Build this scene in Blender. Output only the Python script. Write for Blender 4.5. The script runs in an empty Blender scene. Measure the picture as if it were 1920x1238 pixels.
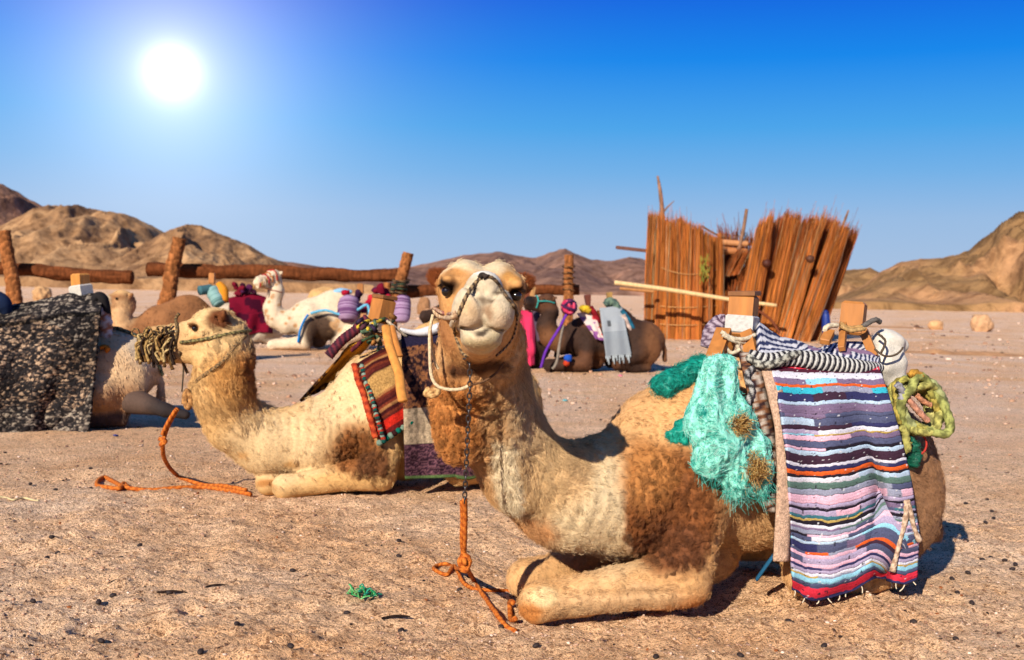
import bpy, math, random
import numpy as np
from mathutils import Matrix, Vector
C = bpy.context.scene
coll = C.collection
R = math.radians
rng = np.random.default_rng(7)
random.seed(7)

# ------------------------------------------------------------------ camera, sky, sun, exposure
CAM_H = 1.4
FOC = 2000.0            # focal length in pixels of the 1920 px wide photograph
cam_d = bpy.data.cameras.new('camera')
cam = bpy.data.objects.new('camera', cam_d)
coll.objects.link(cam)
cam_d.sensor_width = 36.0
cam_d.lens = FOC * 36.0 / 1920.0
cam_d.clip_start = 0.1
cam_d.clip_end = 20000
cam_d.dof.use_dof = True
cam_d.dof.focus_distance = 4.7
cam_d.dof.aperture_fstop = 3.6
PITCH = -math.atan((619 - 545) / FOC)
ROLL = R(1.05)
M = Matrix.Rotation(R(90) + PITCH, 4, 'X') @ Matrix.Rotation(ROLL, 4, 'Z')
M.translation = Vector((0, 0, CAM_H))
cam.matrix_world = M
C.camera = cam
CR = np.array(M.to_3x3())
CO = np.array([0.0, 0.0, CAM_H])

def ray(px, py):
    d = np.stack([(np.asarray(px, float) - 960) / FOC, (619 - np.asarray(py, float)) / FOC, -np.ones_like(np.asarray(px, float))], -1)
    return d @ CR.T
def P(px, py, Y):
    d = ray(px, py)
    return CO + d * (np.asarray(Y, float) / d[..., 1])[..., None]
def G(px, py, z=0.0):
    d = ray(px, py)
    return CO + d * ((z - CAM_H) / d[..., 2])[..., None]

def lin(c):
    c = np.asarray(c, float) / 255.0
    return np.where(c <= 0.04045, c / 12.92, ((c + 0.055) / 1.055) ** 2.4)
ALB = 0.68
def col(r, g, b, f=ALB):
    return lin((r, g, b)) * f
def c4(c):
    return (float(c[0]), float(c[1]), float(c[2]), 1.0)

SUN_EL, SHX, SHY = R(28), 0.44, 0.898        # shadows fall to the right and away from the camera
wl = bpy.data.worlds.new('World'); C.world = wl; wl.use_nodes = True
def sky_world():
    nt = wl.node_tree; nt.nodes.clear(); N = nt.nodes.new; L = nt.links.new
    out = N('ShaderNodeOutputWorld'); bg = N('ShaderNodeBackground'); L(bg.outputs[0], out.inputs[0])
    tc = N('ShaderNodeTexCoord'); nrm = N('ShaderNodeVectorMath'); nrm.operation = 'NORMALIZE'
    L(tc.outputs['Generated'], nrm.inputs[0])
    sep = N('ShaderNodeSeparateXYZ'); L(nrm.outputs[0], sep.inputs[0])
    mr = N('ShaderNodeMapRange'); mr.inputs[1].default_value = 0.0; mr.inputs[2].default_value = 0.5
    L(sep.outputs['Z'], mr.inputs[0])
    ramp = N('ShaderNodeValToRGB'); L(mr.outputs[0], ramp.inputs[0])
    # sin(elevation) stops, colours as seen in the photograph divided by the exposure
    stops = [(0.0, (170, 194, 224)), (0.035, (162, 190, 225)), (0.07, (150, 186, 227)), (0.11, (112, 175, 231)), (0.15, (70, 163, 234)),
             (0.21, (0, 134, 235)), (0.27, (0, 96, 224)), (0.33, (10, 84, 200)), (0.5, (52, 100, 172))]
    el = ramp.color_ramp.elements
    while len(el) > 1: el.remove(el[-1])
    for i, (p, c) in enumerate(stops):
        e = el[0] if i == 0 else el.new(p * 2)
        e.position = p * 2
        e.color = c4(lin(c) / (2 ** EXPO))
    sky = N('ShaderNodeTexSky'); sky.sky_type = 'NISHITA'; sky.sun_disc = False
    sky.sun_elevation = SUN_EL; sky.sun_rotation = math.atan2(-SHX, -SHY) % (2 * math.pi)
    sky.dust_density = 0.6
    sc = N('ShaderNodeVectorMath'); sc.operation = 'SCALE'; sc.inputs['Scale'].default_value = 0.08
    L(sky.outputs[0], sc.inputs[0])
    mix = N('ShaderNodeMix'); mix.data_type = 'RGBA'; mix.inputs[0].default_value = 0.975
    L(sc.outputs[0], mix.inputs[6]); L(ramp.outputs[0], mix.inputs[7])
    # the bright sun and its aureole in the hazy sky
    d0 = ray(322, 135); d0 = d0 / np.linalg.norm(d0)
    dot = N('ShaderNodeVectorMath'); dot.operation = 'DOT_PRODUCT'; dot.inputs[1].default_value = tuple(d0)
    L(nrm.outputs[0], dot.inputs[0])
    ac = N('ShaderNodeMath'); ac.operation = 'ARCCOSINE'; ac.use_clamp = False; L(dot.outputs['Value'], ac.inputs[0])
    def term(width_deg, power, colr):
        a = N('ShaderNodeMath'); a.operation = 'DIVIDE'; a.inputs[1].default_value = R(width_deg); L(ac.outputs[0], a.inputs[0])
        b = N('ShaderNodeMath'); b.operation = 'POWER'; b.inputs[1].default_value = power; L(a.outputs[0], b.inputs[0])
        c = N('ShaderNodeMath'); c.operation = 'MULTIPLY'; c.inputs[1].default_value = -1; L(b.outputs[0], c.inputs[0])
        e = N('ShaderNodeMath'); e.operation = 'EXPONENT'; L(c.outputs[0], e.inputs[0])
        v = N('ShaderNodeVectorMath'); v.operation = 'SCALE'; v.inputs[0].default_value = colr; L(e.outputs[0], v.inputs['Scale'])
        return v
    acc = mix.outputs[2]
    for w_, p_, c_ in ((.85, 1.5, (1.2, 1.15, 1.1)), (3.0, .85, (.70, .58, .54)), (6.5, 1.6, (.055, .08, .07))):
        t = term(w_, p_, c_); ad = N('ShaderNodeVectorMath'); ad.operation = 'ADD'
        L(acc, ad.inputs[0]); L(t.outputs[0], ad.inputs[1]); acc = ad.outputs[0]
    L(acc, bg.inputs[0]); bg.inputs[1].default_value = 1.0
EXPO = 0.62
sky_world()
sd = bpy.data.lights.new('sun', 'SUN'); sd.energy = 5.0; sd.angle = R(0.53); sd.color = (1.0, 0.93, 0.82)
sun = bpy.data.objects.new('sun', sd); coll.objects.link(sun)
sdir = Vector((SHX * math.cos(SUN_EL), SHY * math.cos(SUN_EL), -math.sin(SUN_EL)))
sun.rotation_euler = sdir.to_track_quat('-Z', 'Y').to_euler()
C.view_settings.view_transform = 'Standard'; C.view_settings.look = 'None'
C.view_settings.exposure = EXPO; C.view_settings.gamma = 1.0; C.view_settings.use_curve_mapping = False
C.render.engine = 'CYCLES'
C.cycles.use_denoising = True
C.cycles.max_bounces = 5; C.cycles.diffuse_bounces = 3; C.cycles.glossy_bounces = 2; C.cycles.transparent_max_bounces = 6

# ------------------------------------------------------------------ object helpers
WL = {}
def empty(name, loc, label=None, cat=None, group=None):
    o = bpy.data.objects.new(name, None); coll.objects.link(o)
    o.location = tuple(float(v) for v in loc); o.empty_display_size = 0.1
    WL[o.name] = np.array(loc, float)
    if label: o['label'] = label
    if cat: o['category'] = cat
    if group: o['group'] = group
    return o
def tag(o, label=None, cat=None, group=None, kind=None):
    if label: o['label'] = label
    if cat: o['category'] = cat
    if group: o['group'] = group
    if kind: o['kind'] = kind
    return o
def mesh_obj(name, V, F, m, parent=None, vc=None, smooth=True, loc=None):
    """V in world coordinates; the object sits at loc (top level) or at its parent."""
    V = np.asarray(V, float)
    org = WL[parent.name] if parent is not None else (np.array(loc, float) if loc is not None else np.array([V[:, 0].mean(), V[:, 1].mean(), V[:, 2].min()]))
    W = V - org
    me = bpy.data.meshes.new(name)
    if isinstance(F, np.ndarray) and F.ndim == 2:
        n, k = F.shape
        me.vertices.add(len(W)); me.vertices.foreach_set('co', W.astype(np.float32).ravel())
        me.loops.add(n * k); me.loops.foreach_set('vertex_index', F.astype(np.int32).ravel())
        me.polygons.add(n); me.polygons.foreach_set('loop_start', np.arange(0, n * k, k, dtype=np.int32))
        me.update(calc_edges=True)
    else:
        me.from_pydata([tuple(v) for v in W], [], [tuple(int(i) for i in f) for f in F]); me.update()
    if smooth: me.polygons.foreach_set('use_smooth', np.ones(len(me.polygons), bool))
    if vc is not None:
        a = me.attributes.new('Col', 'FLOAT_COLOR', 'POINT')
        vc = np.asarray(vc, float)
        if vc.ndim == 1: vc = np.tile(vc, (len(V), 1))
        a.data.foreach_set('color', np.concatenate([vc, np.ones((len(vc), 1))], 1).astype(np.float32).ravel())
    me.materials.append(m)
    o = bpy.data.objects.new(name, me); coll.objects.link(o)
    if parent is not None: o.parent = parent
    else: o.location = tuple(org)
    WL[o.name] = org
    return o
def join(parts):
    Vs, Fs, Cs, n = [], [], [], 0
    for p in parts:
        V, F = np.asarray(p[0], float), p[1]
        Vs.append(V)
        Fs += [tuple(int(i) + n for i in f) for f in F]
        if len(p) > 2:
            c = np.asarray(p[2], float); Cs.append(c if c.ndim == 2 else np.tile(c, (len(V), 1)))
        n += len(V)
    return np.concatenate(Vs), Fs, (np.concatenate(Cs) if Cs else None)

# ------------------------------------------------------------------ noise
def _h(ix, iy, iz, s):
    n = (ix * 374761393 + iy * 668265263 + iz * 2147483647 % 1013904223 + iz * 1274126177 + s * 974634777) & 0xFFFFFFFF
    n = ((n ^ (n >> 13)) * 1274126177) & 0xFFFFFFFF
    n = n ^ (n >> 16)
    return (n & 0xFFFF) / 65535.0
def vnoise(p, s=0):
    p = np.asarray(p, float); i = np.floor(p).astype(np.int64); f = p - i; f = f * f * (3 - 2 * f)
    x, y, z = i[..., 0], i[..., 1], i[..., 2]; r = 0
    for dx in (0, 1):
        wx = f[..., 0] if dx else 1 - f[..., 0]
        for dy in (0, 1):
            wy = f[..., 1] if dy else 1 - f[..., 1]
            for dz in (0, 1):
                wz = f[..., 2] if dz else 1 - f[..., 2]
                r = r + wx * wy * wz * _h(x + dx, y + dy, z + dz, s)
    return r * 2 - 1
def fbm(p, oct=4, s=0, lac=2.03, gain=.5):
    p = np.asarray(p, float); a, t, r = 1.0, 0.0, 0
    for o in range(oct):
        r = r + a * vnoise(p, s + o * 17); t += a; a *= gain; p = p * lac + 3.1
    return r / t
def sstep(a, b, x):
    t = np.clip((np.asarray(x, float) - a) / (b - a), 0, 1); return t * t * (3 - 2 * t)
def unit(v): 
    v = np.asarray(v, float); return v / np.maximum(np.linalg.norm(v, axis=-1, keepdims=True), 1e-9)

# ------------------------------------------------------------------ materials
def nodes(name):
    m = bpy.data.materials.new(name); m.use_nodes = True
    nt = m.node_tree; nt.nodes.clear()
    out = nt.nodes.new('ShaderNodeOutputMaterial'); b = nt.nodes.new('ShaderNodeBsdfPrincipled')
    nt.links.new(b.outputs[0], out.inputs[0]); return m, nt, b
def m_vc(name, rough=.85, var=.25, vscale=40, bump=.3, bscale=120, bdist=.004, spec=.2, stretch=(1, 1, 1), sheen=0.0):
    """colour attribute times a fine object-space variation, with bump"""
    m, nt, b = nodes(name); N = nt.nodes.new; L = nt.links.new
    at = N('ShaderNodeAttribute'); at.attribute_name = 'Col'
    tc = N('ShaderNodeTexCoord'); mp = N('ShaderNodeMapping'); mp.inputs['Scale'].default_value = stretch
    L(tc.outputs['Object'], mp.inputs[0])
    nz = N('ShaderNodeTexNoise'); nz.inputs['Scale'].default_value = vscale; nz.inputs['Detail'].default_value = 5; L(mp.outputs[0], nz.inputs[0])
    mr = N('ShaderNodeMapRange'); mr.inputs[1].default_value = .3; mr.inputs[2].default_value = .7
    mr.inputs[3].default_value = 1 - var; mr.inputs[4].default_value = 1 + var; L(nz.outputs[0], mr.inputs[0])
    v = N('ShaderNodeVectorMath'); v.operation = 'SCALE'; L(at.outputs['Color'], v.inputs[0]); L(mr.outputs[0], v.inputs['Scale'])
    L(v.outputs[0], b.inputs['Base Color'])
    b.inputs['Roughness'].default_value = rough; b.inputs['Specular IOR Level'].default_value = spec
    if sheen: b.inputs['Sheen Weight'].default_value = sheen
    if bump:
        nb = N('ShaderNodeTexNoise'); nb.inputs['Scale'].default_value = bscale; nb.inputs['Detail'].default_value = 4; L(mp.outputs[0], nb.inputs[0])
        bp = N('ShaderNodeBump'); bp.inputs['Strength'].default_value = bump; bp.inputs['Distance'].default_value = bdist
        L(nb.outputs[0], bp.inputs['Height']); L(bp.outputs[0], b.inputs['Normal'])
    return m
M_HIDE = m_vc('camel_hide', .8, .14, 55, .5, 150, .006)
M_CLOTH = m_vc('woven_cloth', .9, .22, 160, .6, 420, .003, .1)
M_ROUGHCLOTH = m_vc('rough_wool_cloth', .95, .35, 90, .9, 200, .01, .05)
M_ROPE = m_vc('rope_fibre', .85, .2, 150, .5, 500, .002, .15)
M_WOOD = m_vc('wood', .6, .22, 25, .35, 60, .004, .3, (1, 1, .15))
M_PALM = m_vc('palm_trunk_bark', .95, .4, 14, 1.0, 30, .03, .05, (1, 1, .3))
M_REED = m_vc('dry_reed', .75, .3, 9, .3, 40, .01, .15, (1, 1, .1))
M_STONE = m_vc('stone', .9, .2, 8, .6, 30, .02, .1)
M_PLASTIC = m_vc('plastic_fibre', .5, .18, 60, .5, 180, .004, .35)
def m_fur():
    m, nt, b = nodes('fur_strand')
    at = nt.nodes.new('ShaderNodeAttribute'); at.attribute_name = 'Col'
    nt.links.new(at.outputs['Color'], b.inputs['Base Color'])
    b.inputs['Roughness'].default_value = .7; b.inputs['Specular IOR Level'].default_value = .25
    return m
M_FUR = m_fur()
def m_plain(name, c, rough=.5, metal=0.0, spec=.5):
    m, nt, b = nodes(name); b.inputs['Base Color'].default_value = c4(c)
    b.inputs['Roughness'].default_value = rough; b.inputs['Metallic'].default_value = metal
    b.inputs['Specular IOR Level'].default_value = spec; return m
M_EYE = m_plain('dark_eye', (.008, .005, .004), .08)
M_IRON = m_plain('dark_iron', (.09, .08, .08), .4, .9)

# ------------------------------------------------------------------ signed distance bodies
class Sdf:
    def __init__(s): s.p = []
    def cap(s, a, b, ra, rb, k=.05, sub=False):
        s.p.append(('c', np.array(a, float), np.array(b, float), float(ra), float(rb), k, sub)); return s
    def ell(s, c, r, Rm=None, k=.05, sub=False):
        s.p.append(('e', np.array(c, float), np.array(r, float), np.eye(3) if Rm is None else np.array(Rm, float), None, k, sub)); return s
    @staticmethod
    def ev(q, X):
        if q[0] == 'c':
            a, b, ra, rb = q[1:5]; ab = b - a; L2 = ab @ ab + 1e-12
            w = X - a; t = np.clip((w @ ab) / L2, 0, 1)
            return np.linalg.norm(w - t[..., None] * ab, axis=-1) - (ra + t * (rb - ra))
        c, r, Rm = q[1], q[2], q[3]
        w = (X - c) @ Rm                      # columns of Rm are the ellipsoid's axes
        k0 = np.linalg.norm(w / r, axis=-1); k1 = np.linalg.norm(w / (r * r), axis=-1)
        return np.where(k0 < 1e-4, -r.min(), k0 * (k0 - 1) / np.maximum(k1, 1e-9))
    def dist(s, X):
        X = np.asarray(X, float); D = np.full(X.shape[:-1], 1e3)
        for q in s.p:
            d = s.ev(q, X); k = q[5]
            if q[6]: D = s.smax(D, -d, k)
            else: D = s.smin(D, d, k)
        return D
    @staticmethod
    def smin(a, b, k):
        h = np.maximum(k - np.abs(a - b), 0) / k; return np.minimum(a, b) - h * h * k * .25
    @staticmethod
    def smax(a, b, k):
        h = np.maximum(k - np.abs(a - b), 0) / k; return np.maximum(a, b) + h * h * k * .25
    def grad(s, X, e=.004):
        X = np.asarray(X, float); g = np.empty(X.shape)
        for i in range(3):
            d = np.zeros(3); d[i] = e; g[..., i] = s.dist(X + d) - s.dist(X - d)
        return unit(g)
    def box(s, q):
        if q[0] == 'c':
            r = max(q[3], q[4]); return np.minimum(q[1], q[2]) - r, np.maximum(q[1], q[2]) + r
        e = np.sqrt(((q[3] * q[2]) ** 2).sum(1)); return q[1] - e, q[1] + e
    def hit(s, px, py, off=0.0, y0=1.0, y1=60.0, it=70):
        """points of the surface (grown by off) seen through the given pixels; nan where the ray misses"""
        one = np.ndim(px) == 0 and np.ndim(py) == 0
        d = unit(ray(np.atleast_1d(np.asarray(px, float)), np.atleast_1d(np.asarray(py, float)))); t = np.full(d.shape[:-1], y0)
        best = np.full(d.shape[:-1], 1e9); tb = t.copy()
        for _ in range(it):
            X = CO + d * t[..., None]; e = s.dist(X) - off; up = np.abs(e) < best; best[up] = np.abs(e)[up]; tb[up] = t[up]
            t = t + np.clip(e, -.3, 1.5) * .85
        # a ray that misses gives its point nearest to the body
        X = CO + d * tb[..., None]
        return X[0] if one else X
    def push(s, X, off, it=3):
        X = np.array(X, float)
        for _ in range(it):
            d = s.dist(X); n = s.grad(X); m = np.maximum(off - d, 0); X = X + n * m[..., None]
        return X
    def mesh(s, h):
        B = [s.box(q) for q in s.p if not q[6]]
        lo = np.min([b[0] for b in B], 0) - 3 * h; hi = np.max([b[1] for b in B], 0) + 3 * h
        n = np.ceil((hi - lo) / h).astype(int) + 1
        D = np.full(n, 1.0, np.float32)
        ax = [lo[i] + h * np.arange(n[i]) for i in range(3)]
        for q in s.p:
            b0, b1 = s.box(q); mg = q[5] + 2.5 * h
            i0 = np.clip(np.floor((b0 - mg - lo) / h).astype(int), 0, n); i1 = np.clip(np.ceil((b1 + mg - lo) / h).astype(int) + 1, 0, n)
            if (i1 <= i0).any(): continue
            sl = tuple(slice(a, b) for a, b in zip(i0, i1))
            X = np.stack(np.meshgrid(*[ax[i][sl[i]] for i in range(3)], indexing='ij'), -1)
            d = s.ev(q, X).astype(np.float32)
            D[sl] = s.smax(D[sl], -d, q[5]) if q[6] else s.smin(D[sl], d, q[5])
        S = D < 0
        o = [(i, j, k) for i in (0, 1) for j in (0, 1) for k in (0, 1)]
        cn = sum(S[i:n[0] - 1 + i, j:n[1] - 1 + j, k:n[2] - 1 + k].astype(np.int8) for i, j, k in o)
        cells = np.argwhere((cn > 0) & (cn < 8))
        idx = np.full(n - 1, -1, np.int32); idx[tuple(cells.T)] = np.arange(len(cells))
        acc = np.zeros((len(cells), 3)); cnt = np.zeros(len(cells))
        for a in o:
            for axis in range(3):
                if a[axis]: continue
                b = list(a); b[axis] = 1
                pa = cells + a; pb = cells + b
                da = D[tuple(pa.T)]; db = D[tuple(pb.T)]; cr = (da < 0) != (db < 0)
                t = np.where(cr, da / np.where(cr, da - db, 1), 0)
                q = np.array(a, float) + np.eye(3)[axis] * t[:, None]
                acc += q * cr[:, None]; cnt += cr
        V = lo + h * (cells + acc / cnt[:, None])
        F = []
        for axis in range(3):
            u, v = [(1, 2), (2, 0), (0, 1)][axis]
            sa = [slice(1, -1)] * 3; sa[axis] = slice(0, -1); sb = list(sa); sb[axis] = slice(1, None)
            A = S[tuple(sa)]; Bm = S[tuple(sb)]
            e = np.argwhere(A != Bm); off = np.array([1, 1, 1]); off[axis] = 0; e = e + off
            ins = S[tuple(e.T)]
            du = np.zeros(3, int); du[u] = 1; dv = np.zeros(3, int); dv[v] = 1
            q = np.stack([idx[tuple((e - du - dv).T)], idx[tuple((e - dv).T)], idx[tuple(e.T)], idx[tuple((e - du).T)]], 1)
            q[~ins] = q[~ins][:, ::-1]; F.append(q)
        F = np.concatenate(F); F = F[(F >= 0).all(1)]
        return V, F
def vnormals(V, F):
    n = np.cross(V[F[:, 2]] - V[F[:, 0]], V[F[:, 3]] - V[F[:, 1]]); N = np.zeros_like(V)
    for k in range(4): np.add.at(N, F[:, k], n)
    return unit(N)

# ------------------------------------------------------------------ tubes, ropes, cloth, boxes, strands
def smooth_path(pts, n):
    pts = np.asarray(pts, float); m = len(pts)
    t = np.linspace(0, m - 1, n); i = np.clip(t.astype(int), 0, m - 2); f = (t - i)[:, None]
    p0 = pts[np.clip(i - 1, 0, m - 1)]; p1 = pts[i]; p2 = pts[i + 1]; p3 = pts[np.clip(i + 2, 0, m - 1)]
    return .5 * ((2 * p1) + (-p0 + p2) * f + (2 * p0 - 5 * p1 + 4 * p2 - p3) * f ** 2 + (-p0 + 3 * p1 - 3 * p2 + p3) * f ** 3)
def tube(pts, r, sides=8, n=None, lobes=0, pitch=6.0, depth=.22, c1=None, c2=None, flat=1.0, cap=True, up=None):
    """tube along pts. lobes/pitch twist the section like laid rope; c1/c2 colour the strands"""
    if n: pts = smooth_path(pts, n)
    pts = np.asarray(pts, float); m = len(pts); r = np.broadcast_to(np.asarray(r, float), (m,)) if np.ndim(r) == 0 or len(np.atleast_1d(r)) == m else np.interp(np.linspace(0, 1, m), np.linspace(0, 1, len(r)), r)
    T = unit(np.gradient(pts, axis=0)); u = np.array([0, 0, 1.0]) if up is None else np.array(up, float)
    A = np.empty((m, 3)); a = np.cross(T[0], u); a = np.cross(T[0], [1, 0, 0]) if np.linalg.norm(a) < .1 else a
    a = unit(a)
    for i in range(m):
        a = a - T[i] * (a @ T[i]); a = unit(a); A[i] = a
    B = np.cross(T, A)
    s = np.concatenate([[0], np.cumsum(np.linalg.norm(np.diff(pts, axis=0), axis=1))])
    th = np.arange(sides) / sides * 2 * np.pi
    ph = th[None, :] + (s / (np.mean(r) * pitch) * 2 * np.pi)[:, None] * (1 if lobes else 0)
    rr = r[:, None] * (1 - depth + depth * np.abs(np.cos(ph * lobes / 2.0)) * 1.6) if lobes else np.repeat(r[:, None], sides, 1)
    V = pts[:, None, :] + rr[..., None] * (np.cos(th)[None, :, None] * A[:, None, :] + flat * np.sin(th)[None, :, None] * B[:, None, :])
    V = V.reshape(-1, 3)
    F = [(i * sides + j, i * sides + (j + 1) % sides, (i + 1) * sides + (j + 1) % sides, (i + 1) * sides + j) for i in range(m - 1) for j in range(sides)]
    if cap: F += [tuple(range(sides))[::-1], tuple(range((m - 1) * sides, m * sides))]
    if c1 is None: return V, F
    c1 = np.asarray(c1, float); c2 = c1 * .8 if c2 is None else np.asarray(c2, float)
    w = (np.cos(ph * max(lobes, 1) / (2.0 if lobes else 1)) > 0).astype(float).reshape(-1, 1) if lobes else np.zeros((m * sides, 1))
    return V, F, c1 * (1 - w) + c2 * w
def box(c, sx, sy, sz, ax=None, ta=1.0, c_=None, bev=.12):
    """bevelled box; ax = 3x3 columns, ta scales the top"""
    ax = np.eye(3) if ax is None else np.asarray(ax, float)
    V, F = [], []
    b = bev * min(sx, sy, sz)
    for z, k in ((-.5, 1), (.5, ta)):
        for ins, dz in ((1, 0), (0, 1)) if z < 0 else ((0, 1), (1, 0)):
            hx, hy = sx / 2 * k, sy / 2 * k; i = b * ins
            zz = z * sz + (b if z < 0 else -b) * dz
            V += [(-hx + i, -hy + b * 0 + i, zz), (hx - i, -hy + i, zz), (hx - i, hy - i, zz), (-hx + i, hy - i, zz)]
    V = np.array(V) @ ax.T + np.asarray(c, float)
    F = [(3, 2, 1, 0), (12, 13, 14, 15)] + [(l * 4 + j, l * 4 + (j + 1) % 4, l * 4 + 4 + (j + 1) % 4, l * 4 + 4 + j) for l in range(3) for j in range(4)]
    return (V, F) if c_ is None else (V, F, np.asarray(c_, float))
def beam(a, b, w, d=None, c_=None, up=(0, 0, 1), ta=1.0):
    a = np.asarray(a, float); b = np.asarray(b, float); z = unit(b - a); x = np.cross(up, z)
    if np.linalg.norm(x) < .05: x = np.cross((0, 1, 0), z)
    x = unit(x); y = np.cross(z, x)
    return box((a + b) / 2, w, d or w, np.linalg.norm(b - a), np.stack([x, y, z], 1), ta, c_)
def grid(Pt, th=.008, vc=None):
    """closed sheet of thickness th from a (n, m, 3) array of points"""
    n, m = Pt.shape[:2]
    du = np.gradient(Pt, axis=0); dv = np.gradient(Pt, axis=1); N = unit(np.cross(du, dv))
    V = np.concatenate([(Pt + N * th / 2).reshape(-1, 3), (Pt - N * th / 2).reshape(-1, 3)]); k = n * m
    i, j = np.meshgrid(np.arange(n - 1), np.arange(m - 1), indexing='ij'); a = (i * m + j).ravel()
    q = np.stack([a, a + m, a + m + 1, a + 1], 1)
    F = [q, q[:, ::-1] + k]
    def side(e):
        e = np.asarray(e); return np.stack([e[:-1], e[1:], e[1:] + k, e[:-1] + k], 1)
    F += [side(np.arange(m)), side(np.arange(m) + (n - 1) * m)[:, ::-1], side(np.arange(n) * m)[:, ::-1], side(np.arange(n) * m + m - 1)]
    F = np.concatenate(F)
    if vc is None: return V, F
    vc = vc.reshape(-1, 3); return V, F, np.concatenate([vc, vc])
def strands(name, roots, dirs, lens, radii, cols, parent, npt=5, bend=None, curl=0.0, curlf=3.0, phase=None, droop=0.0, taper=.35, mat=None):
    """hair curves; all arrays in world coordinates"""
    n = len(roots); t = np.linspace(0, 1, npt)
    dirs = unit(dirs); L = np.broadcast_to(np.asarray(lens, float), (n,))[:, None, None]
    X = roots[:, None, :] + dirs[:, None, :] * t[None, :, None] * L
    if bend is not None: X = X + np.asarray(bend)[:, None, :] * (t[None, :, None] ** 2) * L
    if droop: X[..., 2] -= droop * (t[None, :] ** 2) * L[..., 0]
    if np.any(curl):
        a = unit(np.cross(dirs, (0.2, .3, 1))); b = np.cross(dirs, a); ph = (np.zeros(n) if phase is None else phase)[:, None]
        amp = (np.broadcast_to(np.asarray(curl, float), (n,))[:, None] * t[None, :] ** .7) * L[..., 0]
        w = t[None, :] * curlf * 2 * np.pi + ph
        X = X + amp[..., None] * (np.cos(w)[..., None] * a[:, None, :] + np.sin(w)[..., None] * b[:, None, :]) - amp[..., None] * (np.cos(ph)[..., None] * a[:, None, :] + np.sin(ph)[..., None] * b[:, None, :]) * (1 - t[None, :, None])
    org = WL[parent.name]
    hc = bpy.data.hair_curves.new(name)
    hc.add_curves([npt] * n)
    hc.attributes['position'].data.foreach_set('vector', (X - org).astype(np.float32).ravel())
    ra = hc.attributes.get('radius') or hc.attributes.new('radius', 'FLOAT', 'POINT')
    ra.data.foreach_set('value', (np.broadcast_to(np.asarray(radii, float), (n,))[:, None] * (1 - (1 - taper) * t[None, :])).astype(np.float32).ravel())
    ca = hc.attributes.new('Col', 'FLOAT_COLOR', 'POINT')
    cc = np.repeat(np.concatenate([np.asarray(cols, float), np.ones((n, 1))], 1)[:, None, :], npt, 1)
    ca.data.foreach_set('color', cc.astype(np.float32).ravel())
    hc.materials.append(mat or M_FUR)
    o = bpy.data.objects.new(name, hc); coll.objects.link(o); o.parent = parent; WL[o.name] = org
    return o
def sample_faces(V, F, n, w=None, seed=0):
    g = np.random.default_rng(seed)
    a = V[F[:, 0]]; b = V[F[:, 1]]; c = V[F[:, 2]]; d = V[F[:, 3]]
    ar = np.linalg.norm(np.cross(c - a, d - b), axis=1)
    if w is not None: ar = ar * w[F].mean(1)
    cs = np.cumsum(ar); k = np.searchsorted(cs, g.random(n) * cs[-1]); k = np.minimum(k, len(F) - 1)
    u = g.random((n, 1)); v = g.random((n, 1))
    return (a[k] * (1 - u) + b[k] * u) * (1 - v) + (d[k] * (1 - u) + c[k] * u) * v, k
# ------------------------------------------------------------------ ground
_pr = np.random.default_rng(77); PRINTS = []
for _ in range(260):                                             # old hoof prints and scuffs in the sand
    _q = G(_pr.uniform(-100, 2020), 620 + 640 * _pr.uniform(.12, 1) ** 1.0); _a = _pr.uniform(0, 3.14)
    PRINTS.append((_q[0], _q[1], _pr.uniform(.035, .085), _pr.uniform(.012, .028), math.sin(_a), math.cos(_a)))
def ground_h(x, y):
    p = np.stack([x, y, np.zeros_like(x)], -1)
    near = np.exp(-np.maximum(y - 6, 0) / 9.0)
    h = .030 * fbm(p * 1.1, 3, 3) + near * (.034 * fbm(p * 4.2, 3, 5) + .020 * fbm(p * 11.0, 3, 9) + .008 * vnoise(p * 27.0, 11) + .0045 * vnoise(p * 60.0, 12))
    m = (y < 14) & (y > 2) & (np.abs(x) < 6)
    if m.any():
        xm, ym = x[m], y[m]; hp = np.zeros_like(xm)
        for (a, b, r, dp, s, c) in PRINTS:
            k = (np.abs(xm - a) < 3 * r) & (np.abs(ym - b) < 3 * r)
            if not k.any(): continue
            dx, dy = xm[k] - a, ym[k] - b; d2 = ((dx * c + dy * s) / r) ** 2 + ((-dx * s + dy * c) / (r * .75)) ** 2
            hp[k] += dp * (-np.exp(-d2 * 1.2) + .55 * np.exp(-(np.sqrt(d2) - 1.35) ** 2 * 5))
        h = h.copy(); h[m] += hp
    far = sstep(30, 120, np.hypot(x, y))
    h = h + far * .25 * fbm(p * .03, 3, 21)
    return h
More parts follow.
